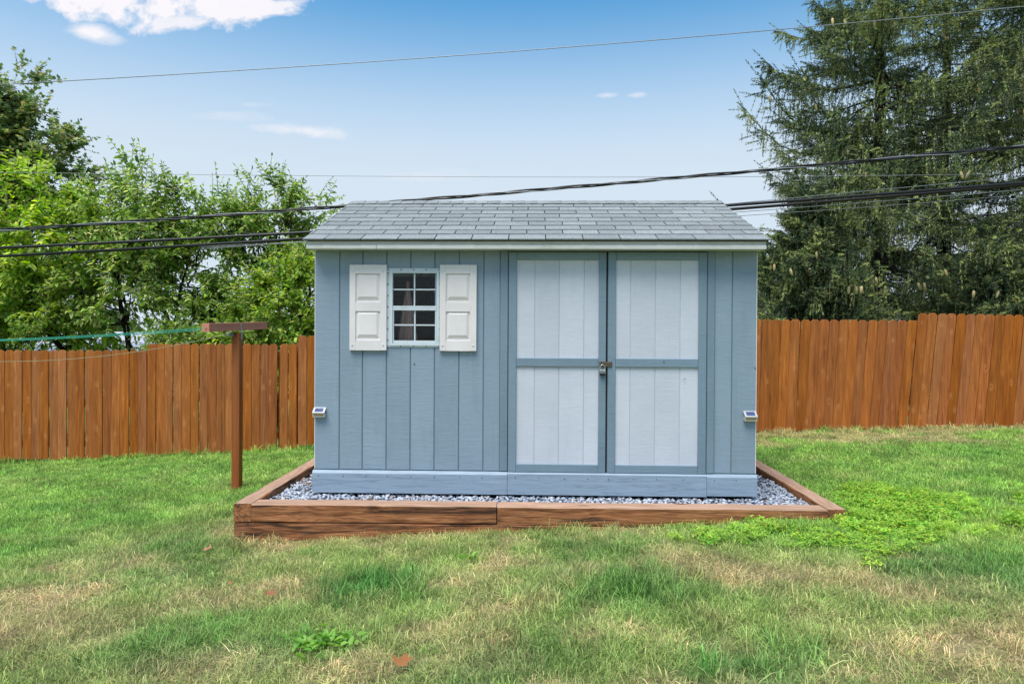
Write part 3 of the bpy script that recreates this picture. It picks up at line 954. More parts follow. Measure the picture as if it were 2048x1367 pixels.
st = thing('star_wall_decoration', 'black iron compass star in a ring seen through the right window panes', 'wall decoration', (-.93, .42, 1.57))
q = MB(); q.tube([(-.93+.155*math.cos(t), .42, 1.57+.155*math.sin(t)) for t in np.linspace(0, 2*math.pi, 33)], .006, 6, False); q.build('ring', M['iron'], st, smooth=True)
q = MB()
for k in range(8):
    a = k*math.pi/4; L = .15 if k % 2 == 0 else .10; w = .028
    tip = (-.93+L*math.cos(a), .42, 1.57+L*math.sin(a))
    l_ = (-.93+w*math.cos(a+.42), .42, 1.57+w*math.sin(a+.42)); r_ = (-.93+w*math.cos(a-.42), .42, 1.57+w*math.sin(a-.42))
    f_ = (-.93+w*.6*math.cos(a), .408, 1.57+w*.6*math.sin(a)); c_ = (-.93, .405, 1.57); bk = (-.93, .43, 1.57)
    q.add([tip, l_, r_, c_, bk], [(0, 3, 1), (0, 2, 3), (0, 1, 4), (0, 4, 2)])
q.build('star', M['iron'], st)
q = MB(); q.tube([(-.93, .42, 1.72), (-.93, .42, 1.86)], .002, 6); q.build('hanger', M['iron'], st)

# ------------------------------------------------------------------ timber edging
edge = thing('timber_edging', 'rectangular edging of brown treated timbers round the shed and its gravel', 'edging', (0, 1, -.3))
ZTOP = -.165
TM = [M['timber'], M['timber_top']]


def timber(p0, p1, w, h, ztop, low=False, sag=0.0):
    """squared timber from p0 to p1 (outer edge line of its top), width w to the inside (left of the run)"""
    p0 = Vector((p0[0], p0[1], 0)); p1 = Vector((p1[0], p1[1], 0)); L = (p1-p0).length
    ang = math.atan2(p1.y-p0.y, p1.x-p0.x)
    c = .007; n = max(2, int(L/.22))
    prof = [(0, -h+c), (0, -c), (c, 0), (w-c, 0), (w, -c), (w, -h+c), (w-c, -h), (c, -h)]
    vs = []; fs = []; mi = []
    sd_ = random.random()*50
    for i in range(n+1):
        x = L*i/n
        for k, (y, z) in enumerate(prof):
            j1 = (math.sin(x*5.1+k*2.3+sd_)+math.sin(x*11.7+k*1.3+sd_*2))*.0016
            j2 = (math.sin(x*4.3+k*3.1+sd_*1.7)+math.sin(x*13.1+k*2.9+sd_))*.0016
            vs.append((x-L/2, y+j1-w/2, z+j2+h/2+sag*math.sin(math.pi*i/n)))
    m_ = len(prof)
    for i in range(n):
        for k in range(m_):
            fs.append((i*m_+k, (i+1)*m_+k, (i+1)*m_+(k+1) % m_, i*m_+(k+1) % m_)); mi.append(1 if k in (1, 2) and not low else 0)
    fs.append(tuple(range(m_))); mi.append(0)
    fs.append(tuple(n*m_+k for k in range(m_))[::-1]); mi.append(0)
    q = MB(); q.v = vs; q.f = fs; q.mi = mi
    mid = (p0+p1)/2
    nrm = Vector((-math.sin(ang), math.cos(ang), 0))
    ctr = mid+nrm*(w/2)
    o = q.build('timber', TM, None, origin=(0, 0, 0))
    o.parent = edge
    o.location = Vector((ctr.x, ctr.y, ztop-h/2))-Vector(WORLD_POS[edge.name])
    o.rotation_euler = (0, 0, ang)
    return o


TWD = .136
# upper course: left side, front (two lengths), right side, back
FL, FR = (-2.306, -.574), (2.388, -.505)
timber((-2.306+TWD, -.574), (-.278, -.544), .165, .140, ZTOP)
timber((-.270, -.544), (2.243, -.512), .165, .140, ZTOP-.004)
timber((-2.345, 3.05), (-2.306, -.576), TWD, .140, ZTOP+.003)
timber((2.385, -.500), (2.42, 3.05), TWD, .120, ZTOP-.003)
timber((2.42, 3.19), (-2.345, 3.19), TWD, .140, ZTOP)
# lower course
timber((-2.306, -.572), (.236, -.540), .150, .140, ZTOP-.1445, True)
timber((.244, -.539), (1.25, -.526), .150, .140, ZTOP-.1485, True)
timber((-2.343, 3.05), (-2.308, -.415), TWD, .140, ZTOP-.1445, True)
timber((-2.306, -.570), (-.6, -.549), .150, .14, ZTOP-.285, True)
timber((-2.343, 3.05), (-2.308, -.412), TWD, .14, ZTOP-.285, True)

blk = MB(); blk.box(1.72, 2.02, .78, 2.2, -.215, -.105, .008)
tag(blk.build('wood_block', M['oldwood']), 'weathered grey wood block lying on the gravel at the right side of the shed', 'wood block')

# ------------------------------------------------------------------ gravel
GZT = -.232
gb = MB(); gb.box(-2.17, 2.255, -.41, 3.05, -.36, GZT, 0)
tag(gb.build('gravel_bed', M['dust']), kind='structure')


def ico():
    t = (1+5**.5)/2
    v = np.array([(-1, t, 0), (1, t, 0), (-1, -t, 0), (1, -t, 0), (0, -1, t), (0, 1, t), (0, -1, -t), (0, 1, -t), (t, 0, -1), (t, 0, 1), (-t, 0, -1), (-t, 0, 1)], float)
    f = np.array([(0, 11, 5), (0, 5, 1), (0, 1, 7), (0, 7, 10), (0, 10, 11), (1, 5, 9), (5, 11, 4), (11, 10, 2), (10, 7, 6), (7, 1, 8),
                  (3, 9, 4), (3, 4, 2), (3, 2, 6), (3, 6, 8), (3, 8, 9), (4, 9, 5), (2, 4, 11), (6, 2, 10), (8, 6, 7), (9, 8, 1)])
    return v/np.linalg.norm(v[0]), f


iv, if_ = ico()
NS = 15000
px_ = rng.uniform(-2.17, 2.25, NS); py_ = rng.uniform(-.42, 2.2, NS)
keep = (py_ < .02) | (np.abs(px_) > 1.85)
keep &= (py_ < .5) | (rng.random(NS) < .6)
px_, py_ = px_[keep], py_[keep]
n = len(px_)
# random orthonormal axes, mostly lying flat
Z = unit(np.stack([rng.normal(0, .45, n), rng.normal(0, .45, n), np.ones(n)], -1))
X = unit(np.cross(Z, rng.normal(size=(n, 3)))); Yv = np.cross(Z, X)
r0 = rng.uniform(.0095, .0195, n)
dev = 1+rng.normal(0, .20, (n, 12))
V = (iv[None]*dev[:, :, None])
P = np.stack([px_, py_, GZT+.004+rng.uniform(0, .016, n)], -1)
V = (P[:, None]+V[:, :, 0, None]*X[:, None]*(r0*rng.uniform(.9, 1.5, n))[:, None, None]+V[:, :, 1, None]*Yv[:, None]*(r0*rng.uniform(.7, 1.05, n))[:, None, None]
     + V[:, :, 2, None]*Z[:, None]*(r0*rng.uniform(.4, .75, n))[:, None, None])
F = if_[None]+(np.arange(n)*12)[:, None, None]
cA, cB, cC = np.array(lin(134, 144, 160)[:3]), np.array(lin(192, 198, 206)[:3]), np.array(lin(150, 136, 124)[:3])
tt = rng.random(n)[:, None]
sc_ = cA*(1-tt)+cB*tt
brown = rng.random(n) < np.where((py_ > .35) & (px_ < 0), .4, .05)
sc_[brown] = cC*rng.uniform(.6, 1.1, (brown.sum(), 1))
o = np_mesh('gravel', V.reshape(-1, 3), tris=F.reshape(-1, 3), mats=[M['stone']], cols=np.repeat(sc_, 12, 0))
tag(o, kind='stuff', label='loose blue grey crushed stone between the shed and the timbers', cat='gravel')

# ------------------------------------------------------------------ fence
fence = thing('wooden_fence', 'stained brown cedar picket fence stepping up the slope behind the shed', 'fence', (0, 5.17, -.6))
YF = 5.16
PITCH = .1475


def picket_mesh(key, hgt, w, skew):
    """dog-eared board, base at z=0; skew shifts the foot sideways"""
    t = .019; e = .036; hw = w/2
    out = [(-hw-skew, 0), (hw-skew, 0), (hw, hgt-e), (hw-e, hgt), (-hw+e, hgt), (-hw, hgt-e)]
    c = .0025
    inn = [(-hw-skew+c, 0+c), (hw-skew-c, c), (hw-c, hgt-e-c*.4), (hw-e-c*.4, hgt-c), (-hw+e+c*.4, hgt-c), (-hw+c, hgt-e-c*.4)]
    vs = [(x, -t/2, z) for x, z in inn]+[(x, -t/2+c, z) for x, z in out]+[(x, t/2, z) for x, z in out]
    n_ = 6
    fs = [tuple(range(6)), tuple(range(17, 11, -1))]
    for i in range(6):
        jn = (i+1) % 6
        fs.append((i, i+6, jn+6, jn)); fs.append((i+6, i+12, jn+12, jn+6))
    me = bpy.data.meshes.new('picket')
    me.from_pydata(vs, [], [f[::-1] if k > 1 else f for k, f in enumerate(fs)])
    me.materials.append(M['picket'].m); me.update()
    return me


SECT = [  # x from, x to, top at both ends, bottom at both ends, lean of the foot at both ends
    (-13.6, -11.21, .76, .76, -1.16, -1.13, 0, 0),
    (-11.20, -8.82, .82, .82, -1.05, -1.02, 0, 0),
    (-8.82, -6.285, .868, .880, -.925, -.888, 0, 0),
    (-6.285, -4.14, .988, .996, -.835, -.728, 0, 0),
    (-4.105, -3.83, .998, .998, -.720, -.705, 0, 0),
    (-3.805, -1.43, 1.130, 1.136, -.645, -.60, 0, 0),
    (-1.41, 1.03, 1.225, 1.23, -.56, -.50, 0, 0),
    (1.05, 3.44, 1.33, 1.335, -.47, -.39, 0, .02),
    (3.46, 6.025, 1.428, 1.424, -.352, -.275, .03, .165),
    (6.045, 8.55, 1.535, 1.502, -.255, -.20, .155, .17),
    (8.57, 11.0, 1.60, 1.58, -.16, -.10, .15, .10),
    (11.02, 13.6, 1.68, 1.66, -.06, 0, .08, .05),
]
cache = {}
for (x0, x1, ta, tb, ba, bb, la, lb) in SECT:
    n_ = max(1, round((x1-x0)/PITCH)); pt = (x1-x0)/n_
    for i in range(n_):
        f_ = (i+.5)/n_
        top = ta+(tb-ta)*f_+random.uniform(-.004, .004); bot = ba+(bb-ba)*f_+random.uniform(-.006, .006)
        lean = la+(lb-la)*f_+random.uniform(-.006, .006)
        hq = round((top-bot)/.012)*.012; lq = round(lean/.008)*.008
        wq = pt-.0072
        key = (round(hq, 3), round(lq, 3), round(wq, 4))
        if key not in cache: cache[key] = picket_mesh(key, hq, wq, lq)
        o = link('picket', cache[key], fence, (x0+(i+.5)*pt+random.uniform(-.0015, .0015), YF+random.uniform(-.006, .006), top-hq))
        o.rotation_euler = (random.uniform(-.004, .004), random.uniform(-.003, .003), random.uniform(-.02, .02))
    for fz in (.14, .5, .86):
        q = MB(); za = ba+(ta-ba)*fz; zb = bb+(tb-bb)*fz
        vs = [(x, y, z) for x, zz in ((x0, za), (x1, zb)) for y in (YF+.0165, YF+.054) for z in (zz-.044, zz+.044)]
        q.add(vs, [(0, 1, 3, 2), (4, 6, 7, 5), (0, 4, 5, 1), (2, 3, 7, 6), (0, 2, 6, 4), (1, 5, 7, 3)])
        q.build('rail', M['picket'], fence)
    zg = float(gh(x0, YF))
    bx('post', M['picket'], fence, x0-.045, x0+.045, YF+.0545, YF+.14, zg-.25, ta-.12, .004)
bx('post', M['picket'], fence, -8.86, -8.64, YF+.02, YF+.05, -1.4, -.86, .004)

# ------------------------------------------------------------------ clothes pole and lines
pole = thing('clothes_pole', 'brown wooden clothes pole with a crossarm standing on the lawn left of the shed', 'clothes pole', (-3.335, 1.82, float(gh(-3.33, 1.8))))
b = MB(); b.box(-3.381, -3.290, 1.775, 1.866, -.75, 1.164, .004); b.build('post', M['post'], pole)
b = MB()
A_ = Vector((-3.435, 1.28, 1.212)); B_ = Vector((-3.245, 2.36, 1.252))
dv = (B_-A_).normalized(); sv = dv.cross(Vector((0, 0, 1))).normalized(); uv = sv.cross(dv)
vs = [e_+sv*a*.044+uv*c_*.043 for e_ in (A_, B_) for a in (-1, 1) for c_ in (-1, 1)]
b.add(vs, [(0, 1, 3, 2), (4, 6, 7, 5), (0, 4, 5, 1), (2, 3, 7, 6), (0, 2, 6, 4), (1, 5, 7, 3)])
b.build('crossarm', M['beam'], pole)
mid_ = A_.lerp(B_, .5)
for s_ in (-1, 1):
    b = MB(); xx = -3.2865 if s_ > 0 else -3.3845
    b.box(xx-.003, xx+.003, 1.808, 1.838, 1.085, 1.163, .0005)
    cx_ = mid_.x+s_*.0475+.001*s_
    b.box(cx_-.002, cx_+.002, 1.808, 1.838, 1.1635, 1.262, .0005)
    for zz in (1.10, 1.14, 1.20, 1.245):
        xq = xx if zz < 1.163 else cx_
        b.tube([(xq-.006, 1.823, zz), (xq+.006, 1.823, zz)], .005, 6)
    b.build('strap', M['zinc'], pole)
b = MB(); b.box(-3.425, -3.345, 1.735, 1.7745, 1.118, 1.160, .006); b.build('line_reel', M['reel'], pole)
b = MB(); b.tube([(-3.432, 1.272, 1.21), (-3.432, 1.287, 1.21)], .010, 8); b.build('hook', M['zinc'], pole)

lines = thing('clothesline', 'bunch of taut teal clothesline strands running left from the crossarm', 'clothesline', (-3.45, 1.8, 1.2))
for k, y0 in enumerate((1.33, 1.62, 2.02, 2.30)):
    xa = -3.43+(y0-1.3)*.18-.046
    pts = []
    for i in range(25):
        s_ = 8.0*i/24
        z = 1.212+(y0-1.28)*.037-.083*s_-.006*k*s_*.6+.0094*s_*s_
        pts.append((xa-s_, y0+.012*s_*(1-k), z))
    b = MB(); b.tube(pts, .0027, 6); b.build('strand', M['teal'], lines, smooth=True)
b = MB()
pts = []
for x in np.linspace(-3.43, -11.0, 40):
    s_ = -3.42-x
    z = 1.145-.245*s_+.0465*s_*s_
    pts.append((x, 1.75, z))
b.tube(pts, .0036, 6)
tag(b.build('clothesline', M['line'], None, smooth=True), 'single thin slack clothesline sagging in front of the left fence', 'clothesline')
# the far pole the lines run to, out of the picture on the left
p2 = thing('clothes_pole', 'brown wooden clothes pole at the far left end of the clothesline', 'clothes pole', (-11.45, 1.9, float(gh(-11.45, 1.9))))
b = MB(); b.box(-11.50, -11.41, 1.855, 1.945, -1.4, 1.08, .004); b.build('post', M['post'], p2)
b = MB(); b.box(-11.52, -11.43, 1.25, 2.45, 1.0805, 1.168, .004); b.build('crossarm', M['beam'], p2)

# ------------------------------------------------------------------ overhead cables behind the fence
WY = 6.6


def spline(pts, n=60):
    p = np.array(pts, float); xs_ = np.linspace(p[0, 0], p[-1, 0], n)
    deg = 3 if len(p) > 5 else 2
    co = np.polyfit(p[:, 0], p[:, 1], deg)
    return [(x, WY, float(np.polyval(co, x))) for x in xs_]


def ext(p):
    """carry the run on past both picture edges"""
    a, b_ = p[0], p[1]; c_, d_ = p[-2], p[-1]
    l = (a[0]-6, a[1]-(b_[1]-a[1])/(b_[0]-a[0])*6); r_ = (d_[0]+6, d_[1]+(d_[1]-c_[1])/(d_[0]-c_[0])*6)
    return [l]+p+[r_]


def cable(pts, rad, mat, label, dy=0.0):
    b = MB(); b.tube([(x, y+dy, z) for x, y, z in spline(ext(pts), 80)], rad, 8)
    tag(b.build('utility_cable', mat, None, smooth=True), label, 'cable', 'overhead utility cables')


cable([(-10.27, 5.74), (-9.14, 5.79), (-2.82, 6.10), (4.19, 6.60), (8.97, 7.06)], .008, M['wire'], 'thin topmost overhead wire crossing the open blue sky')
cable([(-10.28, 4.2), (-6.79, 4.15), (-4.28, 4.11), (3.14, 4.09), (5.62, 4.09), (8.63, 4.12), (9.01, 4.13)], .0045, M['wire'], 'hair thin level wire just above the roof ridge', .3)
cable([(-10.28, 2.74), (-6.79, 2.89), (-4.09, 3.01), (-.26, 3.21), (3.46, 3.49), (5.62, 3.66), (8.65, 3.92), (9.01, 3.95)], .027, M['cable'], 'upper of the two thick black cables that pass behind the shed roof')
cable([(-10.28, 2.58), (-6.79, 2.77), (-4.19, 2.92), (-.26, 3.13), (3.46, 3.452), (5.62, 3.625), (8.65, 3.88), (9.01, 3.915)], .027, M['cable'], 'lower of the two thick black cables that pass behind the shed roof', .1)
cable([(-.26, 3.24), (3.33, 3.52), (5.62, 3.77), (8.63, 4.04), (9.01, 4.07)], .006, M['wire'], 'thin wire just above the thick cables at the right', .2)
cable([(-.26, 3.15), (3.46, 3.405), (5.62, 3.565), (8.65, 3.815), (9.01, 3.85)], .006, M['wire'], 'thin wire hugging the underside of the thick cables at the right', .25)
cable([(-.26, 3.13), (3.86, 3.38), (5.62, 3.46), (8.65, 3.74), (9.01, 3.78)], .005, M['wire'], 'lowest thin wire in front of the spruces', .3)
cable([(-10.28, 3.08), (-8.95, 3.06), (-6.79, 3.04), (-4.09, 3.04), (-.26, 3.06)], .004, M['cable'], 'thin dark wire between the cables in front of the leafy trees', .25)
# twisted service drop: three strands wound together, one thing
tw = thing('service_drop_cable', 'twisted triple power cable climbing to the right above the shed roof', 'cable', (0, WY, 3.7), 'overhead utility cables')
ctr_ = spline(ext([(-10.28, 3.06), (-6.88, 3.24), (-3.91, 3.47), (-.62, 3.68), (3.14, 4.04), (5.61, 4.29), (9.0, 4.58)]), 330)
for k in range(3):
    pts = [(x, y+.021*math.cos(x*2.6+k*2.094), z+.021*math.sin(x*2.6+k*2.094)) for x, y, z in ctr_]
    b = MB(); b.tube(pts, .0155 if k < 2 else .010, 6); b.build('strand', M['cable'] if k < 2 else M['wire'], tw, smooth=True)

# ------------------------------------------------------------------ trees
LEAF = np.array([(0, 0, 0), (.28, .42, .10), (.65, .36, .08), (1, 0, -.10), (.65, -.36, .08), (.28, -.42, .10)], float)
LEAFF = np.array([(0, 2, 1), (0, 3, 2), (0, 4, 3), (0, 5, 4)])
_mp = [(0, 0), (.10, .22), (.02, .52), (.30, .36), (.55, .62), (.62, .28), (1.0, 0), (.62, -.28), (.55, -.62), (.30, -.36), (.02, -.52), (.10, -.22)]
MAPLE = np.array([(x, y, .06*abs(y)) for x, y in _mp]+[(.38, 0, 0)], float)
MAPLEF = np.array([(12, i, (i+1) % 12) for i in range(12)])


def leaves_on_twigs(B, D, Ln, per, size, droop, pal, rg, spread=.85, tpl=(LEAF, LEAFF), wid=1.0, tint=None):
    """alternate leaves along each twig"""
    n = len(B)
    k = np.arange(per)[None].repeat(n, 0)
    fr = (k+.6+rg.uniform(-.3, .3, (n, per)))/per
    side = np.where(k % 2 == 0, 1., -1.)
    S = unit(np.cross(D, rg.normal(0, 1, (n, 3))+np.array([0, 0, 1.2])))
    bend = -np.array([0, 0, 1.])[None, None]*(fr**2*Ln[:, None]*droop*.45)[:, :, None]
    P = B[:, None]+D[:, None]*(fr*Ln[:, None])[:, :, None]+bend
    ld = D[:, None]*.45+S[:, None]*(side*spread)[:, :, None]+np.array([0, 0, -droop])+rg.normal(0, .22, (n, per, 3))
    ld[:, -1] = D+np.array([0, 0, -droop*.5])
    ld = unit(ld).reshape(-1, 3); P = P.reshape(-1, 3)
    up = unit(np.array([0, 0, 1.])+rg.normal(0, .42, P.shape))
    sd_ = unit(np.cross(up, ld)); nr_ = np.cross(ld, sd_)
    ls = size*rg.uniform(.55, 1.4, len(P))*(np.clip(1.15-fr*.45, .5, 1.1)).ravel()
    V, F = stamp(tpl[0], tpl[1], P, ld, sd_, nr_, ls, ls*wid, ls)
    c = pal[rg.integers(0, len(pal), len(P))]*rg.uniform(.75, 1.25, (len(P), 1))
    if tint is not None: c = c*np.repeat(tint, per, 0)
    return V, F, np.repeat(c, len(tpl[0]), 0)


def twig_tubes(B, D, Ln, r, droop):
    fr = np.array([0, .5, 1.])
    P = B[:, None]+D[:, None]*(fr[None]*Ln[:, None])[:, :, None]-np.array([0, 0, 1.])*(fr[None]**2*Ln[:, None]*droop*.45)[:, :, None]
    S = unit(np.cross(D, np.array([.3, .2, 1.]))); T = np.cross(D, S)
    ring = []
    for a in (0, 2.094, 4.189):
        ring.append(S*math.cos(a)+T*math.sin(a))
    ring = np.stack(ring, 1)                       # n,3,3
    rad = r*np.array([1, .7, .25])
    V = P[:, :, None]+ring[:, None]*rad[None, :, None, None]
    n = len(B)
    f = []
    for i in range(2):
        for k in range(3):
            f.append((i*3+k, i*3+(k+1) % 3, i*3+3+(k+1) % 3, i*3+3+k))
    F = np.array(f)[None]+(np.arange(n)*9)[:, None, None]
    return V.reshape(-1, 3), F.reshape(-1, 4)


def pal(*cs): return np.array([lin(*c)[:3] for c in cs])


def curve(p0, p1, bend, n=7):
    p0, p1, bend = Vector(p0), Vector(p1), Vector(bend)
    return [p0.lerp(p1, i/n)+bend*math.sin(math.pi*i/n) for i in range(n+1)]


def leafy_tree(name, label, cat, base, clumps, size, colours, seed, droop=.35, per=12, twig=(.35, .75), trunk_r=.09, stems=3,
               shoots=(), tpl=(LEAF, LEAFF), up=.28, wid=.52, group=None):
    """clumps: (centre, radii, number of twigs, tint)"""
    rg = np.random.default_rng(seed)
    t = thing(name, label, cat, base, group)
    Bs, Ds, Ls, Tn = [], [], [], []
    limbs = MB()
    bz = Vector(base)
    heads = []
    for s_ in range(stems):
        a = 2*math.pi*s_/max(1, stems)+seed
        top = bz+Vector((math.cos(a)*.35*stems**.5, math.sin(a)*.3, 1.5+.3*s_))
        if stems == 1: top = bz+Vector((.1, 0, 2.0))
        limbs.tube(curve(bz+Vector((math.cos(a)*.06, math.sin(a)*.06, -.3)), top, (rg.normal(0, .06), rg.normal(0, .06), 0)), [trunk_r*(1-.05*i) for i in range(8)], 7)
        heads.append(top)
    for (c, r, n, tint) in clumps:
        c = np.array(c); r = np.array(r)
        nc = max(4, n//9)                      # twigs come in sprays
        d0 = unit(rg.normal(size=(nc, 3))); r0_ = rg.uniform(0, 1, nc)**.42
        w_ = rg.integers(0, nc, n)
        d = unit(d0[w_]+rg.normal(0, .13, (n, 3)))
        rad = np.clip(r0_[w_]+rg.normal(0, .07, n), 0, 1.1)
        lump = 1+.28*np.sin(d[:, 0]*5+seed)+.22*np.sin(d[:, 2]*7+d[:, 1]*4+seed*2)
        P = c+d*r*(rad*lump)[:, None]
        dir_ = unit(d*.8+np.array([0, 0, up])+rg.normal(0, .42, (n, 3)))
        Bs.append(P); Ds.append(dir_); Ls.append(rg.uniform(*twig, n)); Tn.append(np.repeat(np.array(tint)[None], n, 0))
        h = min(heads, key=lambda q: (q-Vector(c)).length)
        limbs.tube(curve(h, c, (rg.normal(0, .15), rg.normal(0, .15), -.15)), [trunk_r*(.62-.06*i) for i in range(8)], 6)
        for k in range(9):
            e = P[rg.integers(0, n)]
            st_ = h.lerp(Vector(c), rg.uniform(.25, 1.0))
            limbs.tube(curve(st_, e, (rg.normal(0, .08), rg.normal(0, .08), -.1), 5), [trunk_r*(.26-.035*i) for i in range(6)], 5)
    for (p, d, l) in shoots:
        Bs.append(np.array([p], float)); Ds.append(unit(np.array([d], float))); Ls.append(np.array([l])); Tn.append(np.ones((1, 3)))
    B = np.concatenate(Bs); D = np.concatenate(Ds); L = np.concatenate(Ls); T = np.concatenate(Tn)
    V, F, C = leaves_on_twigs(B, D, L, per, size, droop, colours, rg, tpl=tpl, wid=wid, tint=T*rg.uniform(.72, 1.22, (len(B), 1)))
    cr = np_mesh('crown', V, tris=F, mats=[M['leaf']], parent=t, origin=B.mean(0), cols=C)
    cr['kind'] = 'stuff'
    V, F = twig_tubes(B, D, L, .008, droop)
    np_mesh('twigs', V, quads=F, mats=[M['twig']], parent=t, origin=B.mean(0))['kind'] = 'stuff'
    limbs.build('trunk', M['bark'], t, origin=base, smooth=True)
    return t


G1 = pal((130, 166, 70), (148, 180, 80), (116, 152, 64), (164, 192, 94), (98, 134, 56), (192, 204, 118), (206, 214, 150))
G2 = pal((164, 200, 74), (182, 210, 86), (146, 186, 68), (196, 210, 104), (130, 172, 62))
G3 = pal((126, 162, 72), (110, 148, 64), (142, 176, 84), (96, 132, 58), (158, 182, 94))
GRP = 'leafy trees beyond the left fence'
one = (1, 1, 1)
leafy_tree('leafy_tree', 'yellow green leafy tree at the far left beyond the fence', 'tree', (-10.7, 8.8, -1.4),
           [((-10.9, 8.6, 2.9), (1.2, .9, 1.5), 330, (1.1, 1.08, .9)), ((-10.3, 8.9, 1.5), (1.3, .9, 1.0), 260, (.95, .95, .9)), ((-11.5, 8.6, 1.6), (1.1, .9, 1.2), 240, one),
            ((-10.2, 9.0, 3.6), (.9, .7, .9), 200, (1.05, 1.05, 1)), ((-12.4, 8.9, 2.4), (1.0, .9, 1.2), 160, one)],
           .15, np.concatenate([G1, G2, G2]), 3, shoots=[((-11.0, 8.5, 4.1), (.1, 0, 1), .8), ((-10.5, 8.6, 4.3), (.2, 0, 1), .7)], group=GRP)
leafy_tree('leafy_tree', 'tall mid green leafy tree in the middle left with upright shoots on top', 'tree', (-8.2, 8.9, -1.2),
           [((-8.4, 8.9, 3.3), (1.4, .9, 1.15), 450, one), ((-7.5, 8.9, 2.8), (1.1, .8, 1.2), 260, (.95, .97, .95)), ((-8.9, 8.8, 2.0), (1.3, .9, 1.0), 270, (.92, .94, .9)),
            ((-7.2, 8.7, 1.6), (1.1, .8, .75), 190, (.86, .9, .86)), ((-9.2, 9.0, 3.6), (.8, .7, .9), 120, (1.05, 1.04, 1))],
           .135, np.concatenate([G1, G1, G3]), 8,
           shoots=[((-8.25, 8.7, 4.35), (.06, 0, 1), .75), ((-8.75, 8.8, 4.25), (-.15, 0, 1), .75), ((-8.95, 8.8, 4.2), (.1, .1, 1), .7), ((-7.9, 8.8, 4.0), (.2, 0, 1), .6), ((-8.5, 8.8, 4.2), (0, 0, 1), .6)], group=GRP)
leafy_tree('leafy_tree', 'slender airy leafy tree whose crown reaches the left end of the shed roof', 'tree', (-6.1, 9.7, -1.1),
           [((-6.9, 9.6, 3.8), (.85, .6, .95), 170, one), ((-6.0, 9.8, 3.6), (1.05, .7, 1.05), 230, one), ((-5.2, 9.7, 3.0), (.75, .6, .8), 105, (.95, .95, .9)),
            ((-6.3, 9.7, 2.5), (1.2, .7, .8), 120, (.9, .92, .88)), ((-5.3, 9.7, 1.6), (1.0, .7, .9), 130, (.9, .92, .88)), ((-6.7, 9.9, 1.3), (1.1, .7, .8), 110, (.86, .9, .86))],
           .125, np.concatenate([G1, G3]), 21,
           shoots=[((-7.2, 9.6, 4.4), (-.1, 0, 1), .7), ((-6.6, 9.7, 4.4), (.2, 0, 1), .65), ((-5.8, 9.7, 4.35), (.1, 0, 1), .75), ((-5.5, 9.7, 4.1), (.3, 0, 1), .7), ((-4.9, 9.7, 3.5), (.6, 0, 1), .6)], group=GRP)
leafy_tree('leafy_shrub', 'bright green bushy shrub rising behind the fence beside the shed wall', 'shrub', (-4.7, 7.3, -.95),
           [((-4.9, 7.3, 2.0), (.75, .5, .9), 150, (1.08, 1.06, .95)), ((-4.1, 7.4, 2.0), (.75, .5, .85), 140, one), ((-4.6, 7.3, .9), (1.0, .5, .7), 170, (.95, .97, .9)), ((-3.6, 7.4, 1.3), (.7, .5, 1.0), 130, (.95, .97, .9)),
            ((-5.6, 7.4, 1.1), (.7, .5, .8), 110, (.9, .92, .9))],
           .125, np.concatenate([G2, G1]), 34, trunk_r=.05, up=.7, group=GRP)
leafy_tree('leafy_shrub', 'shadowy green shrub filling the gap low behind the clothes pole', 'shrub', (-7.0, 7.4, -1.05),
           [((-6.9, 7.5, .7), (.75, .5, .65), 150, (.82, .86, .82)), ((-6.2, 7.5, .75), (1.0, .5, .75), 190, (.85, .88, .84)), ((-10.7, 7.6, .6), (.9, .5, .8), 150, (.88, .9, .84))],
           .115, np.concatenate([G3, G1]), 41, trunk_r=.04, group=GRP)
GM = pal((114, 140, 80), (128, 152, 88), (96, 124, 72), (144, 160, 100), (86, 112, 66), (162, 160, 104))
leafy_tree('maple_tree', 'tall dark maple tree cut off by the left edge of the picture', 'tree', (-20.5, 19.3, -1.8),
           [((-20.2, 19.2, 9.7), (1.2, 1.0, 1.6), 190, one), ((-19.6, 19.3, 7.6), (1.9, 1.4, 1.6), 330, (1.05, 1.05, 1)), ((-21, 19, 9.0), (1.2, 1, 1.8), 160, one), ((-21.6, 19.3, 7.8), (2.0, 1.4, 2.0), 230, one),
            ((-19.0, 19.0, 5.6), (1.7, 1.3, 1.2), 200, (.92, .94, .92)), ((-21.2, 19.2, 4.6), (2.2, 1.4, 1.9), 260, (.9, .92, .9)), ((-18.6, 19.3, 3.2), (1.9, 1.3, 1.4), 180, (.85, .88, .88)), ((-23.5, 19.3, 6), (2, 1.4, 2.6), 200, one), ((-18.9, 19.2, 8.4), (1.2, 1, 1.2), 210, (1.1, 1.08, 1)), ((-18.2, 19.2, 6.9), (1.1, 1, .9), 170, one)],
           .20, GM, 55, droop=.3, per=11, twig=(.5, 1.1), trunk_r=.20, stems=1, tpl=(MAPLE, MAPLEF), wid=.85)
leafy_tree('young_tree', 'pale green young tree peeking over the right end of the shed roof', 'tree', (7.0, 16.6, -.3),
           [((6.6, 16.5, 3.5), (.9, .7, 1.0), 120, one), ((7.6, 16.5, 3.0), (.9, .7, 1.2), 110, one), ((6.4, 16.5, 2.2), (.9, .7, 1.0), 90, (.9, .92, .9))],
           .15, pal((120, 150, 70), (104, 138, 64), (136, 162, 86)), 61, trunk_r=.06)

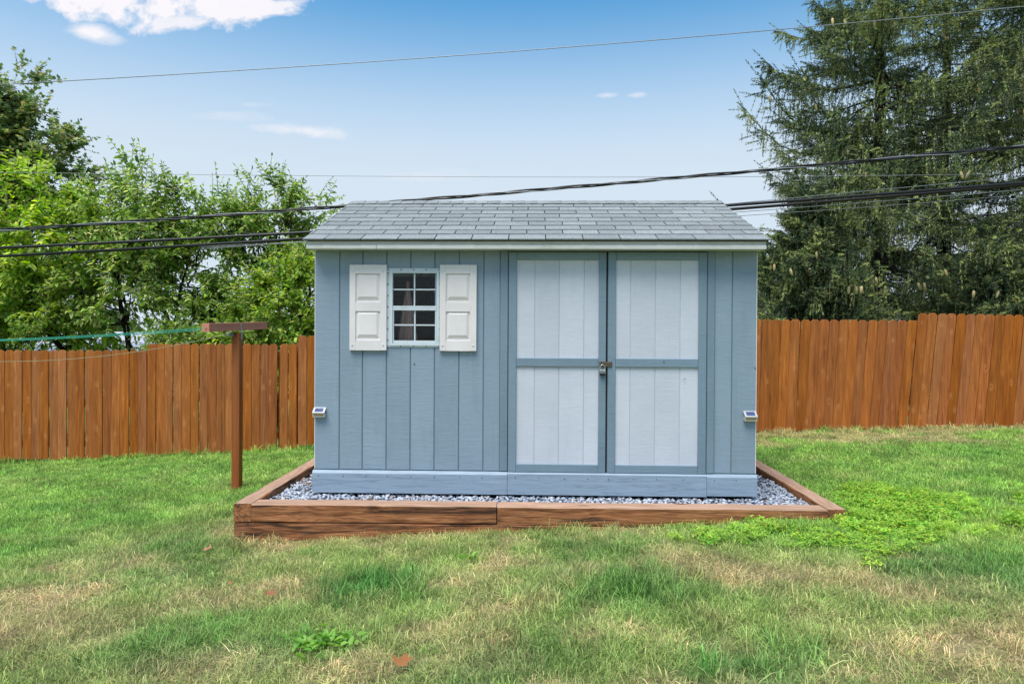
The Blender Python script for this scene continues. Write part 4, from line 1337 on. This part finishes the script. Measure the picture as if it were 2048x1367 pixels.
# --- spruces
_tv, _tf = [], []
for i in range(8):
    f_ = (i+.2)/8
    for k in range(2):
        a = i*1.9+k*math.pi
        y, z = math.cos(a), math.sin(a)
        o_ = len(_tv)
        _tv += [(f_-.035, -.20*z, .20*y), (f_+.045, .20*z, -.20*y), (f_+.15, y*(1-.45*f_), z*(1-.45*f_))]
        _tf.append((o_, o_+1, o_+2))
SPRIG, SPRIGF = np.array(_tv), np.array(_tf)


def spruce(label, base, height, rmax, seed, z0=.6, nb=120, per=46, light=1.0, hang=(.18, .62), az=None, cones=24):
    rg = np.random.default_rng(seed)
    t = thing('spruce_tree', label, 'tree', base, 'spruces beyond the right fence')
    bz = Vector(base)
    lim = MB()
    lim.tube([bz+Vector((rg.normal(0, .02), rg.normal(0, .02), height*i/14-.3)) for i in range(15)], [min(.225, height*.015)*(1-i/15.2)+.015 for i in range(15)], 9)
    Bs, Ds, Ls, Cs, Ws = [], [], [], [], []
    tips = []
    dk = pal((68, 86, 56), (80, 98, 62), (58, 74, 52), (92, 110, 68)); lt = pal((140, 152, 90), (124, 140, 80), (158, 168, 102)); dead = pal((124, 112, 86), (104, 94, 74), (144, 132, 104))
    for b_ in range(nb):
        f_ = (b_+rg.uniform(0, 1))/nb
        z = z0+(height-z0)*f_**1.08
        a = rg.uniform(0, 2*math.pi)
        rr = rmax*(1-(z/height))**.72*rg.uniform(.62, 1.12)
        if z < height*.16: rr *= rg.uniform(.75, 1.0)
        rr = max(rr, .25)
        dr_ = np.array([math.cos(a), math.sin(a), 0]); sdv_ = np.array([-math.sin(a), math.cos(a), 0])
        rise = rg.uniform(-.05, .35)*(f_+.2); sag_ = rg.uniform(.16, .34)*rr*(1-.5*f_)
        cv = lambda s: np.array([bz.x, bz.y, bz.z+z])+dr_*rr*s+np.array([0, 0, 1.])*(rr*rise*s-sag_*math.sin(math.pi*min(1, s*.95))**1.0*1.0*s**.3+.18*rr*max(0, s-.7))+sdv_*.06*rr*math.sin(3*s+a)
        P = [cv(s) for s in np.linspace(.02, 1, 8)]
        lim.tube(P, [max(.006, .032*(rr/rmax+.25)*(1-.11*i)) for i in range(8)], 5)
        yl = rg.random() < .42       # boughs catching more growth are yellower
        m_ = int(per*3.0*(rr/rmax)*1.5)+14
        if bz.z+z > 11.0 or bz.x+dr_[0]*rr > 15.5: m_ = int(m_*.3)
        ss_ = rg.uniform(.03, 1, m_)**.72
        pp = np.array([cv(s) for s in ss_])
        lat = rg.normal(0, 1, m_)*.17*rr*np.clip(1.15-ss_, .15, 1)+rg.normal(0, .03, m_)
        fwd = np.abs(lat)*.5
        pp = pp+sdv_[None]*lat[:, None]+dr_[None]*fwd[:, None]-np.array([0, 0, 1.])*(np.abs(lat)*.25)[:, None]
        kind = rg.random(m_)
        hangm = kind < .50
        d = np.where(hangm[:, None], np.array([0, 0, -1.])+rg.normal(0, .16, (m_, 3))+dr_*.12, dr_*.8+sdv_*(np.sign(lat)*.7)[:, None]+np.array([0, 0, .05])+rg.normal(0, .25, (m_, 3)))
        ln = np.where(hangm, rg.uniform(*hang, m_)*(1-.35*f_), rg.uniform(.14, .34, m_))
        base_c = np.where((rg.random(m_) < (.62 if yl else .22))[:, None], lt[rg.integers(0, 3, m_)], dk[rg.integers(0, 4, m_)])
        dd = hangm & (rg.random(m_) < .14)
        base_c[dd] = dead[rg.integers(0, 3, dd.sum())]
        Bs.append(pp); Ds.append(unit(d)); Ls.append(ln); Cs.append(base_c*rg.uniform(.75, 1.25, (m_, 1))*light); Ws.append(np.where(dd, .014, np.where(hangm, rg.uniform(.034, .056, m_), rg.uniform(.045, .07, m_))))
        # tips along the bough itself
        s2 = np.linspace(.35, 1, 9); p2_ = np.array([cv(s) for s in s2])
        d2 = unit(np.gradient(p2_, axis=0)+rg.normal(0, .04, p2_.shape))
        Bs.append(p2_); Ds.append(d2); Ls.append(np.full(9, .12*rr+.1)); Cs.append((lt if yl else dk)[rg.integers(0, 3, 9)]*light); Ws.append(np.full(9, .05))
        # side shoots fanning from the bough, each carrying short sprays
        for q in range(5):
            s0 = rg.uniform(.35, .95); sg = 1 if q % 2 else -1
            l0 = rr*.30*(1.1-s0)+.12
            e0 = cv(s0); dd_ = unit((dr_*.75+sdv_*sg*.75+np.array([0, 0, -.12]))[None])[0]
            k_ = 6
            sq = np.linspace(.1, 1, k_)[:, None]
            pq = e0+dd_*l0*sq
            Bs.append(pq); Ds.append(unit(dd_*.8+rg.normal(0, .45, (k_, 3))+np.array([0, 0, -.25]))); Ls.append(rg.uniform(.14, .30, k_)); Cs.append((lt if (yl and rg.random() < .7) else dk)[rg.integers(0, 3, k_)]*light); Ws.append(np.full(k_, .046))
            Bs.append(e0[None]); Ds.append(dd_[None]); Ls.append(np.array([l0+.1])); Cs.append(dk[:1]*light); Ws.append(np.array([.03]))
        tips.append(cv(rg.uniform(.75, 1.0)))
    B = np.concatenate(Bs); D = np.concatenate(Ds); L = np.concatenate(Ls); C = np.concatenate(Cs); W = np.concatenate(Ws)
    S = unit(np.cross(D, rg.normal(size=D.shape))); N = np.cross(D, S)
    V, F = stamp(SPRIG, SPRIGF, B, D, S, N, L, W, W)
    cr = np_mesh('crown', V, tris=F, mats=[M['needle']], parent=t, origin=B.mean(0), cols=np.repeat(C, len(SPRIG), 0))
    cr['kind'] = 'stuff'
    lim.build('trunk', M['bark'], t, origin=base, smooth=True)
    # hanging cones
    cm = None
    tips = [q for q in tips if q[1] < bz.y-.3]
    for k in range(cones):
        p = Vector(tips[rg.integers(0, len(tips))])+Vector((rg.normal(0, .12), rg.normal(0, .08)-.10, -.22))
        if cm is None:
            q = MB(); q.tube([(p.x, p.y, p.z+dz) for dz in (.085, .06, 0, -.06, -.085)], [.008, .027, .031, .022, .005], 8)
            o = q.build('cone', M['cone'], t, smooth=True); cm = o.data
        else:
            o = link('cone', cm, t, p)
        o.rotation_euler = (rg.normal(0, .2), rg.normal(0, .2), 0)
    return t


spruce('tall spruce with a dark trunk, its boughs reaching furthest left over the roof line', (8.95, 12.3, -.2), 14.5, 5.3, 5, nb=200, per=56, cones=60)
spruce('tall spruce standing further back between the other two tall ones', (12.1, 14.8, -.1), 15.5, 5.2, 17, nb=140, per=44, cones=40)
spruce('tall spruce at the right edge whose boughs hang over the fence', (13.3, 11.6, -.1), 14.0, 5.4, 29, nb=140, per=52, cones=50)
spruce('low dense young spruce drooping beside the right wall of the shed', (6.15, 9.7, -.3), 4.6, 2.1, 43, z0=.3, nb=95, per=64, hang=(.2, .65), cones=14)
spruce('low bushy spruce behind the fence in front of the tall trunks', (9.9, 9.2, -.2), 3.4, 2.3, 47, z0=.3, nb=80, per=60, hang=(.2, .6), cones=10)

# ------------------------------------------------------------------ neighbour's low roof and a far wood
nb_ = thing('neighbour_house', 'low building with a pale roof glimpsed under the leafy trees over the left fence', 'house', (-18.5, 26, -2))
b = MB(); b.box(-23.0, -14.0, 23.0, 29.0, -2.4, .45, .02); b.build('wall', M['fascia'], nb_)
m = Mat('pale metal roof', .5, .4); m.base(m.mix(m.map(m.noise(m.coord((1, 1, 1)), 1.5, 4), .3, .7), lin(196, 196, 206), lin(214, 213, 220)))
b = MB()
vs = [(-23.4, 22.5, .42), (-13.6, 22.5, .42), (-13.6, 26, 1.25), (-23.4, 26, 1.25), (-23.4, 29.5, .42), (-13.6, 29.5, .42)]
vs += [(x, y, z-.12) for x, y, z in vs]
b.add(vs, [(0, 1, 2, 3), (3, 2, 5, 4), (9, 8, 7, 6), (10, 11, 8, 9), (0, 6, 7, 1), (4, 5, 11, 10), (0, 3, 9, 6), (3, 4, 10, 9), (1, 7, 8, 2), (2, 8, 11, 5)])
b.build('roof', m, nb_)

rg = np.random.default_rng(77)
nT = 260
tx = rg.uniform(-160, 160, nT); ty = rg.uniform(75, 130, nT)
Pb, Rr = [], []
for x, y in zip(tx, ty):
    hh = rg.uniform(3.5, 6.0)
    for k in range(16):
        Pb.append((x+rg.normal(0, 1.9), y+rg.normal(0, 1.5), -2+hh*rg.uniform(.1, 1)))
Pb = np.array(Pb)
B = np.repeat(Pb, 9, 0)+rg.normal(0, .9, (len(Pb)*9, 3))
D = unit(rg.normal(size=B.shape)); S = unit(np.cross(D, rg.normal(size=B.shape))); N = np.cross(D, S)
sz = rg.uniform(.5, 1.1, len(B))
V, F = stamp(LEAF, LEAFF, B, D, S, N, sz, sz, sz)
C = pal((78, 100, 58), (66, 88, 54), (90, 110, 64))[rg.integers(0, 3, len(B))]*rg.uniform(.7, 1.2, (len(B), 1))
tag(np_mesh('far_woods', V, tris=F, mats=[M['leaf']], cols=np.repeat(C, len(LEAF), 0)), 'low band of far woods beyond the garden', 'woods', kind='stuff')

# ------------------------------------------------------------------ lawn grass (instanced tufts)
LIB = bpy.data.collections.new('grass_tufts')


def tuft(k, n, hmin, hmax, rad, wid, lean, tints, rg):
    V, F, C = [], [], []
    for i in range(n):
        a = rg.uniform(0, 2*math.pi); r = rad*rg.uniform(0, 1)**.5
        p = np.array([r*math.cos(a), r*math.sin(a), -.004])
        h_ = rg.uniform(hmin, hmax); az_ = rg.uniform(0, 2*math.pi); ln = rg.uniform(.15, 1)*lean
        dr_ = np.array([math.cos(az_), math.sin(az_), 0]); sd_ = np.array([-dr_[1], dr_[0], 0])
        w = wid*rg.uniform(.6, 1.2)
        o_ = len(V)
        for f_, ww in ((0, 1), (.45, .9), (.8, .6)):
            q = p+np.array([0, 0, 1.])*h_*(f_-.25*ln*f_*f_)+dr_*h_*ln*f_*f_
            V += [q-sd_*w*ww*.5, q+sd_*w*ww*.5]
        V.append(p+np.array([0, 0, 1.])*h_*(1-.30*ln-.12*ln*ln)+dr_*h_*ln*1.05)
        F += [(o_, o_+1, o_+3), (o_, o_+3, o_+2), (o_+2, o_+3, o_+5), (o_+2, o_+5, o_+4), (o_+4, o_+5, o_+6)]
        c = np.array(tints[rg.integers(0, len(tints))])*rg.uniform(.5, 1.5)
        C += [c*.96]*2+[c]*2+[c*1.04]*3
    V = np.array(V); F = np.array(F); C = np.array(C)
    me = bpy.data.meshes.new('grass_tuft')
    me.from_pydata(V.tolist(), [], F.tolist())
    ca = me.color_attributes.new('tint', 'FLOAT_COLOR', 'POINT')
    ca.data.foreach_set('color', np.concatenate([C, np.ones((len(C), 1))], 1).astype(np.float32).ravel())
    me.materials.append(M['blade'].m)
    o = bpy.data.objects.new('tuft_%02d' % k, me); LIB.objects.link(o)


rg = np.random.default_rng(5)
gt = [(1, 1, 1), (.9, 1.02, .8), (1.15, 1.1, 1.0), (.8, .92, .8)]
mixt = gt+[(1.7, 1.35, 1.5), (1.9, 1.5, 1.8)]
dryt = [(1, 1, 1), (1.2, 1.1, 1.15), (.82, .86, .8), (.62, .82, .55), (1.3, 1.2, 1.3)]
for k in range(4): tuft(k, 30, .025, .060, .062, .0042, .9, gt, rg)           # lush, short
for k in range(4, 8): tuft(k, 36, .022, .060, .072, .0029, 1.35, mixt, rg)     # mixed
for k in range(8, 12): tuft(k, 36, .016, .054, .078, .0025, 1.7, dryt, rg)     # dry, lying over
for k in range(12, 15): tuft(k, 20, .060, .125, .050, .0048, .95, gt, rg)      # taller bunches


def scatter(name, V, rot, scl, idx, cols, lib, mat=None):
    me = bpy.data.meshes.new(name)
    me.vertices.add(len(V)); me.vertices.foreach_set('co', V.astype(np.float32).ravel())
    a = me.attributes.new('rot', 'FLOAT_VECTOR', 'POINT'); a.data.foreach_set('vector', rot.astype(np.float32).ravel())
    a = me.attributes.new('scl', 'FLOAT_VECTOR', 'POINT'); a.data.foreach_set('vector', scl.astype(np.float32).ravel())
    a = me.attributes.new('idx', 'INT', 'POINT'); a.data.foreach_set('value', idx.astype(np.int32))
    a = me.attributes.new('gcol', 'FLOAT_COLOR', 'POINT')
    a.data.foreach_set('color', np.concatenate([cols, np.ones((len(cols), 1))], 1).astype(np.float32).ravel())
    o = link(name, me)
    ng = bpy.data.node_groups.new(name, 'GeometryNodeTree')
    ng.interface.new_socket('Geometry', in_out='INPUT', socket_type='NodeSocketGeometry')
    ng.interface.new_socket('Geometry', in_out='OUTPUT', socket_type='NodeSocketGeometry')
    N = ng.nodes; gi = N.new('NodeGroupInput'); go = N.new('NodeGroupOutput')
    ci = N.new('GeometryNodeCollectionInfo'); ci.inputs['Collection'].default_value = lib
    ci.inputs['Separate Children'].default_value = True; ci.inputs['Reset Children'].default_value = True
    ip = N.new('GeometryNodeInstanceOnPoints'); ip.inputs['Pick Instance'].default_value = True

    def na(nm, ty):
        q = N.new('GeometryNodeInputNamedAttribute'); q.data_type = ty; q.inputs['Name'].default_value = nm; return q.outputs['Attribute']
    er = N.new('FunctionNodeEulerToRotation')
    ng.links.new(na('rot', 'FLOAT_VECTOR'), er.inputs[0])
    ng.links.new(gi.outputs[0], ip.inputs['Points']); ng.links.new(ci.outputs[0], ip.inputs['Instance'])
    ng.links.new(na('idx', 'INT'), ip.inputs['Instance Index'])
    ng.links.new(er.outputs[0], ip.inputs['Rotation']); ng.links.new(na('scl', 'FLOAT_VECTOR'), ip.inputs['Scale'])
    ng.links.new(ip.outputs[0], go.inputs[0])
    md = o.modifiers.new('scatter', 'NODES'); md.node_group = ng
    return o


# points over the lawn in view (and a margin either side), denser close up
def outside(x, y):
    """not under the timbers, gravel or shed, nor inside the poles"""
    ins = (x > -2.33) & (x < 2.41) & (y > -.575+(x+2.3)*.0145) & (y < 3.2)
    return ~ins


pts = []
for y0, y1, den in ((-3.75, -1.6, 520), (-1.6, .2, 400), (.2, 2.2, 280), (2.2, 5.6, 210)):
    xw0, xw1 = .80*(y1+5.76)+1.0, 0
    n = int(2*xw0*(y1-y0)*den)
    x = rng.uniform(-xw0-.4, xw0, n); y = rng.uniform(y0, y1, n)
    k = (np.abs(x+.03*(y+5.76)) < .80*(y+5.76)+.9) & outside(x, y)
    pts.append(np.stack([x[k], y[k]], -1))
pts = np.concatenate(pts)
x, y = pts[:, 0], pts[:, 1]
c, dry, lush = lawn(x, y)
n = len(x)
rv = rng.random(n)
idx = np.where(rv < dry*.9, rng.integers(8, 12, n), np.where(rng.random(n) < lush*.8, rng.integers(0, 4, n), rng.integers(4, 8, n)))
tall = (rng.random(n) < .02*(y < 0)) | ((y > 4.93) & (y < 5.13) & (rng.random(n) < .35)) | ((x > 2.41) & (x < 2.50) & (y > -.4) & (rng.random(n) < .25))
for cx, cy, r in ((.45, -1.85, .35), (.2, -2.0, .35), (.75, -1.95, .3), (-.93, -1.8, .35), (1.0, -2.95, .3), (2.0, -.9, .25), (.4, -.9, .4), (-2.15, -.75, .25)):
    tall |= (np.hypot(x-cx, y-cy) < r) & (rng.random(n) < .30)
idx = np.where(tall, rng.integers(12, 15, n), idx)
n5 = fbm(x, y, 1.6, 40)
hs = (.72+.55*n5)*rng.uniform(.8, 1.2, n)*np.where(y > 2.2, 1.05, 1.0)*(1-.25*dry)
nearfence = ss(.25, .0, np.abs(y-5.1)); hs = hs*(1+.35*nearfence)
wsc = rng.uniform(.9, 1.2, n)*np.where(y > 2.2, 1.5, np.where(y > .2, 1.25, 1.0))
# wind and mower lean everything the same way a little
rot = np.stack([rng.normal(0, .16, n), rng.normal(.06, .16, n), rng.uniform(0, 2*math.pi, n)], -1)
V = np.stack([x, y, gh(x, y)+(fbm(x, y, 1.3, 30)-.5)*.03], -1)
c = c*rng.uniform(.78, 1.22, (n, 1))
o = scatter('lawn_grass', V, rot, np.stack([wsc, wsc, hs], -1), idx, c, LIB)
tag(o, 'mown lawn grass, lush at the back and dry tan in the foreground', 'grass', kind='stuff')

# clover-like creeping weed with small yellow flowers right of the edging
CL = bpy.data.collections.new('clover_tufts')


def clover(k, n, rg, flower):
    V, F, C = [], [], []
    for i in range(n):
        a = rg.uniform(0, 6.283); r = .06*rg.uniform(0, 1)**.5; h_ = rg.uniform(.02, .055)
        ctr = np.array([r*math.cos(a), r*math.sin(a), h_]); t0 = rg.uniform(0, 6.283)
        tl = rg.normal(0, .3, 2)
        col = np.array(lin(*[(138, 184, 64), (156, 196, 72), (120, 170, 58), (166, 196, 80)][rg.integers(0, 4)])[:3])*rg.uniform(.8, 1.2)
        for q in range(3):
            a2 = t0+q*2.094; d_ = np.array([math.cos(a2), math.sin(a2), tl[0]*math.cos(a2)+tl[1]*math.sin(a2)]); s_ = np.array([-math.sin(a2), math.cos(a2), 0]); L_ = rg.uniform(.010, .017)
            o_ = len(V)
            V += [ctr, ctr+d_*L_*.6+s_*L_*.45, ctr+d_*L_*1.05+s_*L_*.2, ctr+d_*L_*1.05-s_*L_*.2, ctr+d_*L_*.6-s_*L_*.45]
            F += [(o_, o_+1, o_+2), (o_, o_+2, o_+3), (o_, o_+3, o_+4)]; C += [col]*5
    if flower:
        ctr = np.array([.01, .01, .062]); o_ = len(V); V.append(ctr+np.array([0, 0, .003])); C.append(np.array(lin(232, 206, 40)[:3]))
        for q in range(6):
            a = q*1.047; V.append(ctr+np.array([math.cos(a), math.sin(a), 0])*.007); C.append(np.array(lin(232, 206, 40)[:3]))
        for q in range(6): F.append((o_, o_+1+q, o_+1+(q+1) % 6))
    me = bpy.data.meshes.new('clover'); me.from_pydata([tuple(v) for v in V], [], F)
    ca = me.color_attributes.new('tint', 'FLOAT_COLOR', 'POINT')
    ca.data.foreach_set('color', np.concatenate([np.array(C), np.ones((len(C), 1))], 1).astype(np.float32).ravel())
    me.materials.append(M['clover'].m)
    CL.objects.link(bpy.data.objects.new('clover_%02d' % k, me))


rg = np.random.default_rng(9)
for k in range(5): clover(k, 24, rg, k == 4)
n = 9000
x = rng.uniform(.3, 5.6, n); y = rng.uniform(-1.75, 1.2, n)
n1 = fbm(x, y, 1.5, 51)
dens = np.zeros(n)
for cx, cy, rx, ry in ((1.5, -.85, .75, .36), (2.3, -.9, .6, .4), (3.1, -.35, .9, .5), (3.6, -.8, .9, .35), (3.0, .15, .6, .4), (4.3, -.3, .9, .6)):
    dens = np.maximum(dens, 1-np.hypot((x-cx)/rx, (y-cy)/ry)+(n1-.5)*2.0+(fbm(x, y, 5.0, 52)-.5)*1.4)
k = (rng.random(n) < np.clip(dens*.9, 0, .62)) & outside(x, y)
x, y = x[k], y[k]; n = len(x)
V = np.stack([x, y, gh(x, y)+.004+(fbm(x, y, 1.3, 30)-.5)*.03], -1)
s_ = rng.uniform(.8, 1.25, n)
idx = np.where(rng.random(n) < .10, 4, rng.integers(0, 4, n))
o = scatter('clover_patch', V, np.stack([rng.normal(0, .1, n), rng.normal(0, .1, n), rng.uniform(0, 6.28, n)], -1), np.stack([s_, s_, s_], -1), idx, np.ones((n, 3)), CL)
tag(o, 'yellow flowered creeping clover spreading in the lawn right of the timbers', 'clover', kind='stuff')

# ------------------------------------------------------------------ broadleaf weed and fallen leaves
def weed(x, y, label, seed, n=30, r=.10):
    rg = np.random.default_rng(seed)
    z = float(gh(x, y))
    a = rg.uniform(0, 6.283, n); tl = rg.uniform(.15, .9, n)
    D = unit(np.stack([np.cos(a)*np.cos(tl), np.sin(a)*np.cos(tl), np.sin(tl)], -1))
    B = np.array([x, y, z+.02])+np.stack([rg.normal(0, r*.55, n), rg.normal(0, r*.4, n), rg.uniform(0, .03, n)], -1)
    up = np.array([0, 0, 1.])+rg.normal(0, .25, (n, 3)); S = unit(np.cross(up, D)); N = np.cross(D, S)
    s_ = rg.uniform(.028, .062, n)
    V, F = stamp(LEAF, LEAFF, B, D, S, N, s_, s_*.6, s_)
    C = pal((126, 174, 74), (108, 158, 64), (144, 186, 88))[rg.integers(0, 3, n)]*rg.uniform(.8, 1.2, (n, 1))
    t = thing('lawn_weed', label, 'weed', (x, y, z))
    np_mesh('leaves', V, tris=F, mats=[M['leaf']], parent=t, origin=(x, y, z+.03), cols=np.repeat(C, len(LEAF), 0))['kind'] = 'stuff'


weed(-.98, -2.62, 'leafy green weed rosette in the dry front lawn', 3, 110, .14)
weed(-.40, -1.35, 'tiny pale weed in the lawn in front of the timber joint', 4, 14, .05)


def fallen(x, y, s, rz, col, label, curl=.3):
    z = float(gh(x, y))+.045
    tv = MAPLE.copy(); tv[:, 2] = curl*.9*(tv[:, 1]**2)+.6*curl*(tv[:, 0]-.5)**2+.10*np.sin(tv[:, 0]*6+tv[:, 1]*5)
    ca_, sa_ = math.cos(rz), math.sin(rz)
    V = np.stack([x+s*(tv[:, 0]*ca_-tv[:, 1]*sa_), y+s*(tv[:, 0]*sa_+tv[:, 1]*ca_), z+s*tv[:, 2]+s*.25*tv[:, 0]], -1)
    C = np.repeat(np.array([lin(*col)[:3]]), len(V), 0)
    tag(np_mesh('fallen_leaf', V, tris=MAPLEF, mats=[M['leaf']], origin=(x, y, z), cols=C), label, 'leaf', 'fallen leaves on the lawn')


fallen(-2.37, -.93, .085, .4, (206, 156, 122), 'dry tan leaf lying in the green left part of the lawn', .8)
fallen(-1.47, -1.98, .062, 2.1, (176, 124, 88), 'curled orange leaf lying left of the middle of the lawn', 1.0)
fallen(-.56, -2.93, .085, 1.3, (180, 124, 78), 'large orange brown leaf lying closest to the camera', .6)
fallen(-1.83, -1.72, .04, .9, (190, 140, 104), 'smallest pale brown leaf lying on the front left lawn', .8)
